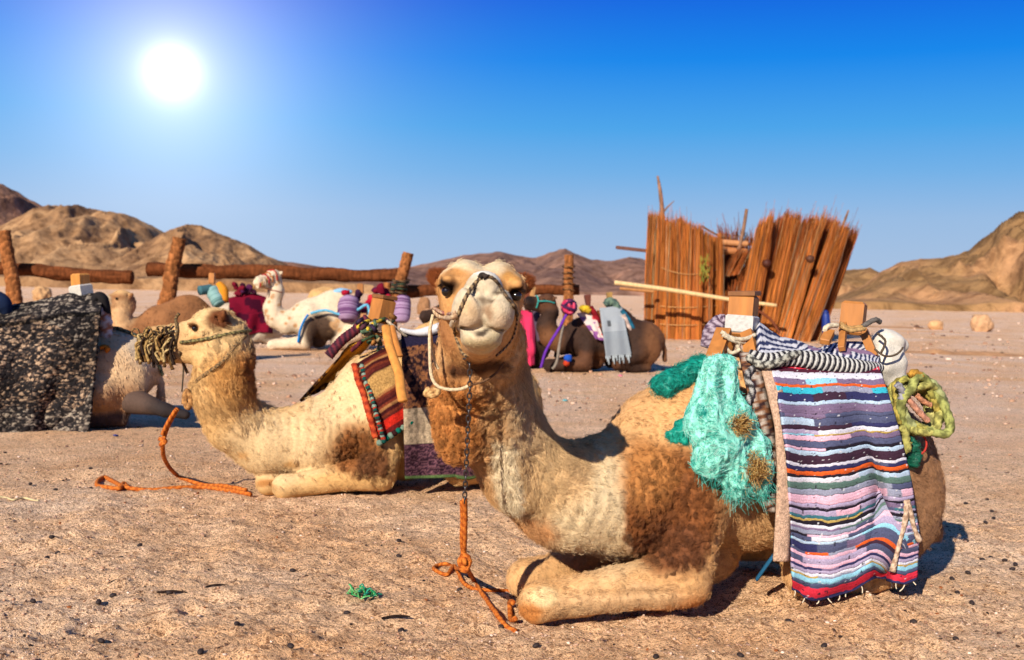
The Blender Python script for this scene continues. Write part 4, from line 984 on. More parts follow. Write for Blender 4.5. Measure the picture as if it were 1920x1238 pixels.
def net_bag():
    t = empty('feed_net', F.w(.3, .45, .5), 'torn turquoise net bag stuffed with hay, slung over the near camel\'s shoulder', 'net bag')
    def blob(items, h, name, colf, m):
        B = Sdf()
        for c, r in items: B.ell(c, r, F.R, .05)
        V, Fq = B.mesh(h); N = vnormals(V, Fq)
        Q = F.loc(V); stv = np.array([16, 16, 5.0]) if name == 'net_sack' else np.array([6, 10, 16.0])
        V = V + N * (.030 * fbm(V * 12, 3, 3) + .022 * (.5 - np.abs(fbm(Q * stv + .4 * fbm(V * 8, 2, 2)[:, None], 3, 21)) * 3.2) + .006 * (1 - np.abs(fbm(V * 42, 2, 6)) * 3))[:, None]
        part(name, (V, Fq, colf(V)), m, t); return V, Fq, N
    hay = [(S.hit(1385, 797), .055), (S.hit(1415, 880), .075), (S.hit(1316, 772), .022)]
    def ca(V):
        c = col(150, 232, 210) * (1 + .25 * fbm(V * 10, 3, 2))[:, None]; w = sstep(.12, .35, fbm(V * 7, 3, 12))[:, None]; c = c * (1 - w) + col(24, 170, 146) * w
        for p, (px, py, r) in zip(range(3), ((1385, 797, .045), (1416, 882, .06), (1316, 772, .03))):
            q = on(px, py, .50); d = np.linalg.norm((V - q) * np.array([1, .5, .8]), axis=1); w = (1 - sstep(r * .7, r * 1.1, d))[:, None]
            c = c * (1 - w) + (col(150, 100, 48) if p < 2 else col(0, 140, 124)) * w
        return c
    V, Fq, N = blob([(on(1352, 690, .40), (.075, .05, .06)), (on(1345, 735, .42), (.09, .07, .12)), (on(1328, 790, .44), (.085, .075, .11)), (on(1372, 800, .45), (.10, .075, .13)), (on(1340, 850, .46), (.09, .07, .09)),
                     (on(1385, 880, .45), (.09, .07, .09)), (on(1415, 860, .44), (.07, .06, .12)), (on(1375, 910, .44), (.05, .05, .06)), (on(1420, 905, .44), (.06, .05, .07))], .008, 'net_sack', ca, M_PLASTIC)
    cg = lambda V: col(10, 150, 128) * (1 + .35 * fbm(V * 22, 3, 2))[:, None]
    V2, F2, N2 = blob([(S.hit(1320, 690, .02), (.06, .06, .05)), (S.hit(1290, 702, .03), (.06, .06, .05)), (S.hit(1262, 715, .02), (.055, .07, .05)), (S.hit(1242, 728, 0.01), (.045, .08, .05)), (on(1232, 745, -.02), (.03, .06, .05))], .009, 'net_end', cg, M_PLASTIC)
    V3, F3, N3 = blob([(S.hit(1284, 822, .0), (.04, .03, .045)), (S.hit(1262, 820, .0), (.035, .015, .018)), (S.hit(1285, 800, .0), (.03, .02, .03))], .008, 'net_scrap', cg, M_PLASTIC)
    V4, F4, N4 = blob([(on(1710, 835, .38), (.03, .03, .05)), (on(1712, 855, .38), (.025, .025, .05))], .009, 'net_scrap', lambda V: col(10, 96, 72) * (1 + .3 * fbm(V * 20, 3, 2))[:, None], M_PLASTIC)
    for (Vx, Fx, Nx, n, cset, ln) in ((V, Fq, N, 22000, [col(150, 236, 214), col(110, 224, 200), col(40, 190, 168), col(196, 244, 230)], .03), (V2, F2, N2, 4500, [col(0, 150, 128), col(30, 180, 158), col(0, 110, 96)], .05), (V3, F3, N3, 900, [col(0, 160, 138), col(40, 190, 168)], .03), (V4, F4, N4, 500, [col(10, 100, 76)], .03)):
        Rt, k = sample_faces(Vx, Fx, n, None, n); Nn = unit(Nx[Fx[k]].mean(1)); d = np.cross(Nn, unit(np.stack([fbm(Rt * 9, 2, 1), fbm(Rt * 9, 2, 5), fbm(Rt * 9, 2, 8)], -1) + g.normal(0, .35, Rt.shape))) + .05 * Nn
        cc = np.array(cset)[g.integers(0, len(cset), n)] * g.uniform(.75, 1.1, (n, 1))
        strands('net_fibres', Rt, d, g.uniform(.3, 1, n) * ln, .0007, cc, t, 5, bend=-.3 * Nn + g.normal(0, .22, Rt.shape), taper=.8)
    low = V[(V[:, 2] < np.percentile(V[:, 2], 22))]; r = low[g.integers(0, len(low), 700)]
    strands('frayed_ends', r, g.normal(0, .5, r.shape) + np.array([0, -.3, -1]), g.uniform(.02, .06, len(r)), .0006, np.array([col(60, 196, 172), col(130, 226, 206), col(10, 130, 112)])[g.integers(0, 3, len(r))], t, 6, bend=g.normal(0, .4, r.shape), taper=.8)
    for px, py, rr in ((1385, 797, .04), (1416, 882, .055)):
        q = on(px, py, .515); n = 900; r = q + g.normal(0, 1, (n, 3)) * rr * np.array([.45, .3, .5]); 
        strands('hay_stalks', r, g.normal(0, 1, (n, 3)) + np.array([0, -.5, 0]), g.uniform(.015, .045, n), .0010, np.array([col(206, 160, 84), col(160, 110, 52), col(226, 190, 120), col(110, 72, 36)])[g.integers(0, 4, n)], t, 3, taper=.7)
net_bag()
def sack_and_coil():
    B = Sdf(); 
    for a, b, y, r in ((1655, 640, .05, (.05, .06, .06)), (1670, 645, .05, (.065, .07, .07)), (1672, 690, .08, (.072, .07, .11)), (1655, 680, .10, (.05, .06, .09)), (1688, 650, .02, (.03, .05, .04))): B.ell(on(a, b, y), r, F.R, .04)
    V, Fq = B.mesh(.008); N = vnormals(V, Fq); V = V + N * (.006 * fbm(V * 14, 3, 3) + .004 * np.sin(V[:, 2] * 60 + 3 * fbm(V * 6, 2, 2)))[:, None]
    t = empty('cloth_sack', V.min(0), 'bulging off-white cloth sack behind the rear pommel of the near saddle', 'sack')
    part('sack_body', (V, Fq, col(232, 222, 204) * (1 + .12 * fbm(V * 20, 3, 2))[:, None]), M_CLOTH, t)
    part('tie_string', tube(B.push(np.array([on(1640, 655, .22), on(1660, 668, .22), on(1682, 664, .2), on(1693, 652, .16)]), .004), .005, 6, 24, 3, 6, .2, col(110, 90, 70)), M_ROPE, t)
    part('tie_string', tube(B.push(np.array([on(1645, 625, .14), on(1660, 640, .2), on(1652, 662, .22)]), .004), .006, 6, 20, 3, 6, .2, col(90, 76, 60)), M_ROPE, t)
    t = empty('rope_coil', on(1718, 760, .3), 'tangled coil of thick yellow-green rope hanging at the near camel\'s rump', 'rope')
    c0 = on(1716, 757, .36); ex = unit(np.array([.62, .1, -.78])); ey = unit(np.cross(ex, F.l)); n_ = F.l
    cols = [col(196, 188, 104), col(176, 178, 100), col(206, 196, 120), col(160, 168, 96), col(198, 176, 84), col(186, 190, 128), col(190, 180, 90)]
    for k in range(9):
        th = np.linspace(0, 2 * np.pi * g.uniform(.8, 1.08), 60) + g.uniform(0, 6); ra = g.uniform(.10, .165); rb = g.uniform(.06, .115)
        wob = 1 + .10 * np.sin(th * 3 + g.uniform(0, 6)) + .05 * np.sin(th * 5 + k)
        p = c0 + ex * g.normal(0, .012) + ey * g.normal(0, .01) + (np.cos(th) * ra * wob)[:, None] * ex + (np.sin(th) * rb * wob)[:, None] * ey + (n_ * (.012 * (k - 3)) + 0)[None] + (.022 * np.sin(th * 2 + k))[:, None] * n_
        part('rope_loop', tube(p, .0145 + .003 * (k % 3), 12, None, 3, 5, .26, cols[k % 7], cols[k % 7] * .4), M_ROPE, t)
    for k, (pts, c, r) in enumerate((([(1690, 800), (1698, 815), (1700, 845), (1703, 828)], cols[0], .017), ([(1725, 812), (1745, 808), (1762, 795)], cols[2], .016), ([(1700, 745), (1712, 760), (1725, 775), (1740, 790)], col(226, 160, 130), .014),
                                      ([(1682, 720), (1692, 735), (1690, 750)], col(170, 166, 170), .016), ([(1718, 740), (1730, 752), (1745, 760)], col(220, 150, 110), .012), ([(1705, 705), (1715, 698), (1728, 706)], col(204, 150, 60), .015))):
        part('rope_end', tube(np.array([on(a, b, .42) for a, b in pts]), r, 10, 20, 3, 5, .3, c, c * .6), M_ROPE, t)
    part('red_cord', tube(np.array([on(a, b, .40) for a, b in ((1730, 815), (1737, 830), (1734, 845), (1724, 853))]), .005, 6, 20, 0, 1, 0, col(190, 60, 50)), M_ROPE, t)
sack_and_coil()
def near_halter():
    t = empty('halter', HC, 'dark braided halter with a pale cheek rope around the near camel\'s muzzle', 'halter')
    hit = lambda pts, o: np.array([S.hit(float(a), float(b), o) for a, b in pts])
    dk = col(66, 54, 46)
    lp = [(906, 518), (893, 529), (882, 543), (872, 560), (864, 578), (857, 594), (850, 606), (853, 625), (860, 645), (868, 662), (876, 668)]
    part('nose_band', tube(hit(lp, .003), .0062, 8, 90, 2, 4, .35, dk, col(170, 140, 100)), M_ROPE, t)
    part('nose_band', tube(hit([(906, 518), (918, 519), (930, 527), (939, 540), (948, 554), (958, 566), (966, 578), (970, 592)], .003), .006, 8, 60, 2, 4, .35, dk, col(120, 96, 70)), M_ROPE, t)
    part('knot', tube(hit([(899, 521), (906, 516), (912, 521)], .006), .010, 8, 12, 2, 4, .3, dk, dk * .6), M_ROPE, t)
    part('cheek_rope', tube(hit([(814, 582), (822, 592), (836, 596), (848, 596), (856, 590)], .005), .009, 8, 40, 3, 5, .2, col(222, 190, 150), col(180, 140, 104)), M_ROPE, t)
    part('cheek_rope', tube(hit([(814, 578), (828, 586), (842, 589), (853, 586)], .004), .007, 8, 40, 3, 5, .2, col(206, 170, 134), col(150, 96, 86)), M_ROPE, t)
    part('cheek_rope', tube(hit([(851, 590), (852, 600), (848, 610)], .006), .011, 8, 16, 3, 5, .2, col(232, 206, 170)), M_ROPE, t)
    part('jaw_rope', tube(hit([(970, 592), (968, 610), (962, 632), (948, 652), (930, 668)], .003), .004, 6, 40, 2, 5, .3, col(190, 150, 110), dk), M_ROPE, t)
    q = lambda pts, Y: np.array([P(a, b, y) for (a, b), y in zip(pts, np.linspace(Y[0], Y[1], len(pts)))])
    cr = col(234, 208, 166)
    part('loose_rope', tube(q([(812, 590), (806, 620), (806, 660), (808, 700), (818, 722), (838, 730), (862, 730), (878, 724)], (4.06, 4.0)), .0065, 8, 60, 3, 5, .2, cr, cr * .75), M_ROPE, t)
    part('loose_rope', tube(q([(806, 610), (810, 650), (816, 680), (822, 692)], (4.06, 4.08)), .0055, 8, 30, 3, 5, .2, cr, cr * .75), M_ROPE, t)
    part('loose_rope', tube(q([(882, 722), (905, 716), (930, 700), (945, 680)], (4.0, 4.05)), .0045, 8, 30, 3, 5, .2, col(120, 84, 56)), M_ROPE, t)
    part('rope_knot', tube(q([(800, 742), (812, 732), (822, 736), (810, 742), (798, 738), (806, 728)], (4.0, 4.0)), .011, 8, 30, 3, 5, .2, col(222, 180, 120), col(176, 130, 80)), M_ROPE, t)
    # neck beads down the windpipe
    def link(c, d, r, wr, flip, name='chain_link', parent=None):
        d = unit(d); a = unit(np.cross(d, (1, 0, .1) if flip else (0, 1, .1))); th = np.linspace(0, 2 * np.pi, 17)
        p = c + np.cos(th)[:, None] * d * r * 1.35 + np.sin(th)[:, None] * a * r * .75
        part(name, tube(p, wr, 6, cap=False), M_IRON, parent, True)
    c = empty('lead_chain', P(872, 930, 4.12), 'dark steel chain hanging from the near camel\'s chin to the orange lead rope', 'chain')
    pts = smooth_path(np.array([P(880, 676, 3.98), P(881, 720, 4.0), P(878, 790, 4.05), P(875, 860, 4.10), P(871, 938, 4.16)]), 60)
    sl = np.concatenate([[0], np.cumsum(np.linalg.norm(np.diff(pts, axis=0), axis=1))]); nl = 26
    at = np.linspace(0, sl[-1], nl); cc = np.stack([np.interp(at, sl, pts[:, i]) for i in range(3)], -1)
    for i in range(nl): link(cc[i], pts[-1] - pts[0], .0105, .0032, i % 2, 'chain_link', c)
    link(P(880, 670, 3.97), np.array([1, 0, .3]), .018, .0035, 1, 'ring', c); link(P(874, 662, 3.97), np.array([.7, 0, -.5]), .02, .004, 0, 'snap_hook', c)
near_halter()
def orange_rope(name, lab, runs, cat='rope'):
    t = empty(name, runs[0][0][0], lab, cat)
    oc = col(226, 128, 48); o2 = col(176, 84, 28)
    for k, (pts, r) in enumerate(runs): part('rope_run' if k == 0 else 'rope_run', tube(pts, r, 10, max(30, len(pts) * 12), 3, 5, .25, oc, o2), M_ROPE, t)
    return t
q = lambda pts, Y: np.array([P(a, b, y) for (a, b), y in zip(pts, Y)])
gq = lambda pts, dz=.009: np.array([GP(a, b, dz) for a, b in pts])
orange_rope('lead_rope', 'knotted orange lead rope hanging from the steel chain by the near camel\'s front feet', [
    (np.concatenate([q([(871, 936), (872, 970), (871, 1010), (870, 1040)], (4.16, 4.2, 4.24, 4.28)), q([(874, 1062)], (4.32,)), gq([(888, 1088), (905, 1118), (925, 1148), (948, 1170), (968, 1178)])]), .0105),
    (q([(866, 940), (867, 975), (866, 1010), (868, 1040)], (4.17, 4.21, 4.24, 4.28)), .009),
    (q([(864, 1038), (876, 1044), (880, 1056), (872, 1064), (862, 1056), (868, 1044), (878, 1050), (874, 1070), (864, 1066)], [4.27] * 9), .011),
    (np.concatenate([q([(866, 1066)], (4.33,)), gq([(855, 1076), (835, 1066), (816, 1068), (816, 1078), (838, 1084), (852, 1072), (868, 1092), (885, 1102)], .014)]), .0095),
    (np.concatenate([gq([(868, 1092), (890, 1102), (925, 1108), (960, 1106)], .012), q([(1000, 1102), (1025, 1102), (1040, 1110), (1053, 1122)], (4.62, 4.58, 4.55, 4.5))]), .009),
    (np.concatenate([q([(962, 1130)], (4.48,)), gq([(956, 1140), (958, 1154), (966, 1166)], .02)]), .011)])
# ------------------------------------------------------------------ the cream camel in the middle distance
def second_camel():
    F = Frame(-.47, 7.70, 198, .98)
    hR = head_R((-1, -.10, -.10), R(2)); hs = 1.05; hc = P(400, 618, 7.02)
    nk = [(P(650, 800, 7.5), .29), (P(575, 828, 7.36), .25), (P(500, 828, 7.26), .215), (P(440, 795, 7.16), .18), (P(416, 735, 7.08), .185), (P(420, 672, 7.04), .17), (P(424, 640, 7.04), .145)]
    S = build_body(F, nk, hc, hR, hs, legs={1: ((.56, .33, .15), (1.20, .28, .075)), -1: ((.56, -.28, .15), (1.30, .10, .075))}, hump=(.02, .92, .34, .17, .28), lk=.78)
    V, Fq = S.mesh(.011); q_ = F.loc(V); q_[:, 0] = np.where(q_[:, 0] < -.32, -.32 + (q_[:, 0] + .32) * .70, q_[:, 0]); V = F.w(q_[:, 0], q_[:, 1], q_[:, 2]); N = vnormals(V, Fq)
    root = empty('camel', F.o, 'cream camel lying in profile facing left, with a kilim and fringed muzzle halter', 'camel', 'camels lying in the desert camp')
    base = col(228, 180, 116); hw = lambda x, y, z: hc + hR @ np.array([x, y, z]) * hs
    sh = S.hit(675, 845)
    items = [(S.hit(520, 840), (.35, .5, .25), col(238, 202, 148), .4), (S.hit(640, 740), (.3, .6, .25), col(238, 202, 150), .4), (S.hit(440, 700), (.17, .4, .22), col(224, 164, 92), .4),
             (S.hit(470, 690), (.06, .3, .2), col(190, 122, 60), .5), (sh, (.20, .3, .18), col(160, 98, 48), .3), (S.hit(700, 870), (.12, .3, .10), col(116, 70, 36), .35),
             (S.hit(500, 905), (.1, .2, .03), col(190, 130, 70), .5), (S.hit(640, 900), (.2, .2, .04), col(226, 176, 110), .5), (hc, (.3, .3, .2), col(236, 196, 136), .3), (hw(.3, .05, -.05), (.16, .12, .14), col(206, 160, 106), .4),
             (hw(.06, .1, -.06), (.07, .05, .04), col(206, 140, 74), .5), (hw(-.07, .14, .08), (.09, .08, .075), col(120, 66, 30), .3), (hw(-.1, 0, .1), (.08, .08, .05), col(150, 110, 70), .5), (hw(.1, .11, .03), (.05, .05, .035), col(150, 92, 48), .4), (S.hit(545, 868), (.05, .2, .03), col(216, 166, 104), .6), (S.hit(455, 855), (.05, .2, .03), col(222, 172, 110), .6)]
    colf = lambda X: blobs(X, base, items, .02, 8, 24) * (1 + .10 * fbm(X * 9, 4, 7))[:, None]
    lx = F.loc(V)
    mw = mask(V, [(sh, (.19, .3, .17), .25, 1), (S.hit(700, 870), (.12, .3, .10), .25, 1), (S.hit(455, 700), (.10, .3, .18), .4, .35)])
    q = V * 20 + .9 * np.stack([fbm(V * 10, 2, 3), fbm(V * 10, 2, 5), fbm(V * 10, 2, 8)], -1); curl = 1 - np.abs(fbm(q, 2, 11)) * 2.6
    mn = mask(V, [(S.hit(560, 790), (.35, .6, .2), .4, 1), (S.hit(620, 830), (.2, .5, .2), .4, .6)])
    V2 = V + N * (mw * .014 * curl + mn * .0022 * np.sin(lx[:, 0] * 95 + lx[:, 2] * 20 + 7 * fbm(V * 4, 3, 2)) * (.3 + 1.2 * np.clip(fbm(V * 5, 2, 4) + .3, 0, 1)) + .004 * fbm(V * 14, 3, 6) + .010 * fbm(V * 4, 2, 16) * (lx[:, 2] < 1))[:, None]
    mesh_obj('body', V2, Fq, M_HIDE, root, colf(V) * (1 - .35 * mw * (curl < .2))[:, None])
    eyes(root, hc, hR, hs, .0175)
    g = np.random.default_rng(13); vis = (N @ unit(CO - F.o) > -.5).astype(float)
    Rt, k = sample_faces(V2, Fq, 42000, vis * (lx[:, 2] > .03), 5); Nn = unit(N[Fq[k]].mean(1)); fl = F.f * -1.0 + np.array([0, 0, -.5]); tg = fl - Nn * (Nn @ fl)[:, None]
    sw = np.stack([fbm(Rt * 12, 2, 41), fbm(Rt * 12, 2, 43), fbm(Rt * 12, 2, 45)], -1)
    sw = sw - Nn * (sw * Nn).sum(1, keepdims=True); strands('coat', Rt, unit(tg) + .45 * Nn + sw * 1.2 + g.normal(0, .2, Rt.shape), .016 + .008 * g.random(len(Rt)), .0009, colf(Rt) * g.uniform(.8, 1.22, (len(Rt), 1)), root, 4, bend=-.4 * Nn)
    hm_ = mask(V, [(hw(.2, 0, -.02), (.26, .26, .22), .1, 1)])
    Rt, k = sample_faces(V2, Fq, 1900, vis * (lx[:, 2] > .05) * (1 - .9 * hm_) * (.10 + mask(V, [(S.hit(425, 720), (.3, .5, .35), .3, 1)])), 55); Nn = unit(N[Fq[k]].mean(1)); n = len(Rt); idx = np.repeat(np.arange(n), 14)
    fl = np.array([.3, 0, -1.0]); tg = unit(fl - Nn * (Nn @ fl)[:, None]); sw = np.stack([fbm(Rt * 8, 2, 71), fbm(Rt * 8, 2, 73), fbm(Rt * 8, 2, 75)], -1)
    strands('shaggy_locks', Rt[idx] + g.normal(0, .008, (len(idx), 3)), unit(tg + .33 * Nn + (sw - Nn * (sw * Nn).sum(1, keepdims=True)) * 1.4)[idx] + g.normal(0, .12, (len(idx), 3)), g.uniform(.02, .04, n)[idx], .0010, (colf(Rt) * g.uniform(.85, 1.15, (n, 1)))[idx] * g.uniform(.88, 1.15, (len(idx), 1)), root, 5, bend=(-.28 * Nn)[idx])
    w2 = vis * mask(V, [(sh, (.18, .3, .16), .2, 1), (S.hit(700, 870), (.12, .3, .10), .2, 1), (S.hit(472, 690), (.06, .3, .16), .3, .8), (hw(-.12, 0, .02), (.07, .1, .12), .3, .6)])
    Rt, k = sample_faces(V2, Fq, 380, w2, 15); Nn = unit(N[Fq[k]].mean(1)); n = len(Rt); idx = np.repeat(np.arange(n), 26)
    dl = unit(np.array([.1, 0, -1.0]) + .6 * Nn + g.normal(0, .4, Rt.shape)); b = colf(Rt) * g.uniform(.65, 1.35, (n, 1))
    strands('curly_wool', Rt[idx] + g.normal(0, .006, (len(idx), 3)), dl[idx] + g.normal(0, .1, (len(idx), 3)), g.uniform(.03, .06, n)[idx], .001, b[idx] * g.uniform(.8, 1.2, (len(idx), 1)), root, 8, bend=(-.5 * Nn)[idx], curl=.17, curlf=1.5, phase=g.uniform(0, 6.28, n)[idx])
    return F, S, hc, hR, hs, root
SF, SS, SHC, SHR, SHS, second_root = second_camel()
def second_gear():
    F, S, hc, hR, hs = SF, SS, SHC, SHR, SHS
    g = np.random.default_rng(17)
    t = empty('halter', hc, 'yellow-green rope halter with a knotted fringe of tassels over the cream camel\'s muzzle', 'halter')
    hit = lambda pts, o: np.array([S.hit(float(a), float(b), o) for a, b in pts])
    ol, dk = col(150, 136, 84), col(70, 60, 44)
    part('cheek_rope', tube(hit([(338, 642), (365, 639), (395, 634), (425, 627), (455, 622), (470, 620)], .006), .011, 8, 50, 3, 4, .3, ol, dk), M_ROPE, t)
    part('neck_strap', tube(hit([(462, 628), (440, 650), (415, 680), (388, 700), (368, 716), (358, 738)], .004), .013, 8, 50, 3, 4, .25, col(170, 130, 84), dk), M_ROPE, t)
    part('brow_rope', tube(hit([(328, 652), (332, 620), (330, 598), (336, 588)], .006), .010, 8, 30, 3, 4, .3, col(140, 110, 70), dk), M_ROPE, t)
    part('nose_rope', tube(hit([(336, 660), (345, 685), (352, 700)], .005), .010, 8, 20, 3, 4, .3, col(120, 90, 60), dk), M_ROPE, t)
    part('nose_rope', tube(hit([(300, 628), (316, 622), (334, 622)], .006), .009, 8, 20, 3, 4, .3, col(220, 190, 140), dk), M_ROPE, t)
    part('bell_knot', tube(q([(352, 730), (346, 745), (352, 765), (358, 748), (350, 735), (345, 758)], [6.95] * 6), .018, 8, 30, 3, 4, .3, col(206, 150, 90), col(140, 96, 56)), M_ROPE, t)
    part('hanging_cord', tube(q([(344, 688), (343, 710), (341, 735)], [6.93] * 3), .005, 6, 10, 0, 1, 0, dk), M_ROPE, t)
    for i in range(48):                                     # the fringe of cords in front of the muzzle
        a = hw_ = hc + hR @ np.array([g.uniform(.22, .44), g.uniform(.02, .11), g.uniform(-.10, .06)]) * hs
        a = S.push(a[None], .012)[0]; L_ = g.uniform(.04, .19); b = a + np.array([g.uniform(-.05, .02), g.uniform(-.02, .01), -L_]); m_ = (a + b) / 2 + np.array([-.02, -.01, .015])
        c = [col(196, 156, 92), col(120, 84, 44), col(60, 42, 30), col(214, 180, 120)][i % 4]
        part('tassel', tube([a, m_, b], [.008, .007, .012], 6, 12, 2, 4, .3, c, c * .5), M_ROPE, t)
    for i in range(7):
        th = np.linspace(0, 2 * np.pi, 14); a = hc + hR @ np.array([.30 + .025 * i, .085, .02 - .025 * (i % 3)]) * hs; r = g.uniform(.018, .03)
        part('cord_loop', tube(a + np.stack([np.cos(th) * r, 0 * th - .01, np.sin(th) * r], -1), .005, 6, None, 2, 4, .3, col(170, 130, 76), dk), M_ROPE, t)
    orange_rope('lead_rope', 'bright orange lead rope trailing on the sand in front of the cream camel\'s feet', [
        (np.concatenate([q([(333, 766), (322, 785), (310, 812), (305, 840)], (6.95, 6.97, 7.0, 7.0)), q([(312, 868)], (7.25,)), gq([(332, 893), (352, 903), (385, 908), (420, 912), (462, 920)], .015)]), .014),
        (q([(330, 768), (316, 790), (304, 815)], (6.93, 6.95, 6.98)), .012), (q([(298, 822), (310, 828), (302, 834), (309, 822)], [6.98] * 4), .014),
        (gq([(470, 928), (430, 920), (380, 912), (330, 914), (280, 917), (235, 915), (212, 903), (196, 896), (184, 902), (183, 910), (200, 916), (225, 918), (232, 908), (242, 916)], .016), .0145)])
    t = empty('camel_saddle', F.w(.1, 0, 1.1), 'wooden pack saddle with orange straps on the cream camel, wrapped in coloured rags', 'saddle')
    on2 = lambda px, py, y=0.0: F.on(np.asarray(px, float), np.asarray(py, float), y)
    part('pommel', beam(on2(721, 560), on2(711, 606), .125, .12, wood, (-.7, -.7, 0)), M_WOOD, t, False)
    part('pommel_cap', beam(on2(722, 554), on2(721, 561), .13, .13, wood_d, (-.7, -.7, 0)), M_WOOD, t, False)
    for pts, c, r in (([(724, 612), (728, 640), (738, 672), (748, 700), (752, 735), (756, 752)], col(226, 150, 66), .032), ([(735, 612), (742, 640), (750, 668)], col(206, 130, 56), .022)):
        part('wooden_strut', tube(np.array([on2(a, b, .2 + .004 * (b - 600)) for a, b in pts]), r, 10, 30, 0, 1, 0, c, flat=.55), M_WOOD, t)
    rag = [col(70, 90, 60), col(196, 160, 110), col(110, 40, 50), col(60, 44, 70), col(220, 200, 170), col(180, 120, 60), col(96, 120, 90), col(90, 50, 60), col(230, 190, 60)]
    for i in range(34):
        a = np.array([g.uniform(676, 742), g.uniform(596, 640)]); b = a + g.normal(0, 12, 2) + np.array([-4, 8]); yy = g.uniform(.06, .2); c = rag[i % 9]
        part('rag_tie', tube([on2(*a, yy), on2(*((a + b) / 2), yy + .03), on2(*b, yy)], g.uniform(.008, .018), 7, 12, 2, 4, .3, c, c * .5), M_ROPE, t)
    part('bolster_rope', tube(np.array([on2(a, b, .0) for a, b in ((616, 668), (640, 640), (668, 618), (690, 596))]), .035, 12, 50, 4, 2.4, .2, col(120, 50, 60), col(60, 34, 46)), M_CLOTH, t)
    def sheet(name, lab, cat, TL, TR, BR, BL, ys, colf, n=44, m=60, th=.02, wav=.02, push=.03, mat=None, parent=None, F=F, S=S):
        u = np.linspace(0, 1, n)[:, None, None]; v = np.linspace(0, 1, m)[None, :, None]
        A = np.array(TL, float); B = np.array(TR, float); Cc = np.array(BR, float); D = np.array(BL, float)
        xy = (A * (1 - u) + B * u) * (1 - v) + (D * (1 - u) + Cc * u) * v; y = np.interp(np.linspace(0, 1, m), np.linspace(0, 1, len(ys)), ys)[None, :] + 0 * u[..., 0]
        uu, vv = np.broadcast_arrays(u[..., 0], v[..., 0])
        Pt = F.on(xy[..., 0], xy[..., 1], 0.0); d = unit(Pt - CO); y = y + wav * np.sin(uu * 11 + 2 * vv) * sstep(0, .4, vv) + wav * .6 * fbm(np.stack([uu * 4, vv * 3, 0 * uu], -1), 3, 4)
        Pt = Pt - d * (y * F.s / np.abs(d @ F.l))[..., None]
        if push: Pt = S.push(Pt, push, 2)
        t_ = parent if parent is not None else empty(name, Pt.reshape(-1, 3).min(0), lab, cat)
        part(name + '_weave' if parent is None else name, grid(Pt, th, colf(uu, vv, Pt)), mat or M_ROUGHCLOTH, t_)
        return t_, Pt
    global sheet_fn; sheet_fn = sheet
    def kil(u, v, X):
        st = (v * 26).astype(int); c = np.where((st % 3 == 0)[..., None], col(70, 26, 26), np.where((st % 3 == 1)[..., None], col(120, 52, 34), col(92, 36, 30)))
        c = np.where(((st % 5) == 2)[..., None], col(170, 116, 70), c); c = np.where(((v > .24) & (v < .46))[..., None], col(196, 150, 88), c); c = np.where((v > .80)[..., None], col(206, 44, 30), c)
        c = np.where(((v > .93))[..., None], col(110, 30, 30), c); return c * (1 + .3 * fbm(X * 40, 3, 3))[..., None]
    t, Pt = sheet('kilim', 'small dark red kilim with beige band and bright red hem on the cream camel', 'rug', (674, 690), (734, 650), (770, 788), (712, 826), (.12, .30, .42, .46), kil, wav=.01, push=.03)
    e = Pt[0]; part('orange_trim', tube(e[::3] + np.array([-.02, -.01, 0]), .022, 8, 40, 2, 3, .3, col(206, 84, 44), col(150, 50, 30)), M_CLOTH, t)
    for i in range(40):
        j = int(i / 39 * (len(e) - 1)); c = [col(60, 40, 40), col(150, 170, 150), col(180, 60, 40), col(30, 90, 80)][i % 4]; p = e[j] + np.array([.03, -.02, 0])
        part('pompom', rock_geo(p, .017, i, c), M_ROUGHCLOTH, t)
    for i in range(9):
        p = Pt[int(i / 8 * 43), -1]; c = [col(130, 150, 130), col(60, 30, 30), col(20, 110, 90)][i % 3]; part('pompom', rock_geo(p + np.array([0, -.01, -.015]), .022, i, c), M_ROUGHCLOTH, t)
    def rear(u, v, X):
        c = np.where((v < .10)[..., None], col(44, 38, 60), col(84, 58, 54)); n1 = fbm(X * np.array([50, 50, 50]), 2, 4)
        c = np.where(((v > .1) & (v < .52))[..., None], np.where((n1 > .12)[..., None], col(150, 96, 60), np.where((n1 < -.1)[..., None], col(46, 30, 34), col(104, 66, 52))), c)
        c = np.where(((v >= .52) & (v < .76))[..., None], col(186, 162, 130) * (1 + .7 * n1[..., None] + .18 * np.sin(u * 60)[..., None]), c); c = np.where((v >= .76)[..., None], np.where((np.sin(v * 260 + 6 * n1) > .2)[..., None], col(112, 74, 82), col(60, 36, 48)) * (1 + .9 * n1[..., None]), c); return np.where((v > .975)[..., None], col(96, 120, 70), c)
    sheet('saddle_blanket', 'long brown, cream and purple blanket hanging to the sand behind the near camel\'s neck', 'blanket', (752, 628), (842, 612), (902, 893), (760, 898), (.16, .36, .44, .46, .46, .44), rear, 70, 120, wav=.02)
    def yel(u, v, X):
        c = col(222, 152, 50) * (1 + .25 * fbm(X * 9, 3, 3))[..., None]; e_ = (v > .86) | (u < .05); return np.where(e_[..., None], np.where((fbm(X * 40, 2, 4) > 0)[..., None], col(70, 40, 24), col(170, 110, 40)), c)
    sheet('saddle_cloth', 'mustard yellow cloth with a dark fringe on the far side of the cream camel\'s hump', 'cloth', (655, 648), (705, 628), (640, 712), (563, 752), (-.02, -.16, -.30, -.36), yel, wav=.03, push=.0)
    def wh(u, v, X): return col(226, 220, 214) + 0 * X
    t = empty('folded_sheet', F.w(-.3, .2, 1.1), 'white folded sheet lying along the top of the brown blanket by the near camel\'s cheek', 'sheet')
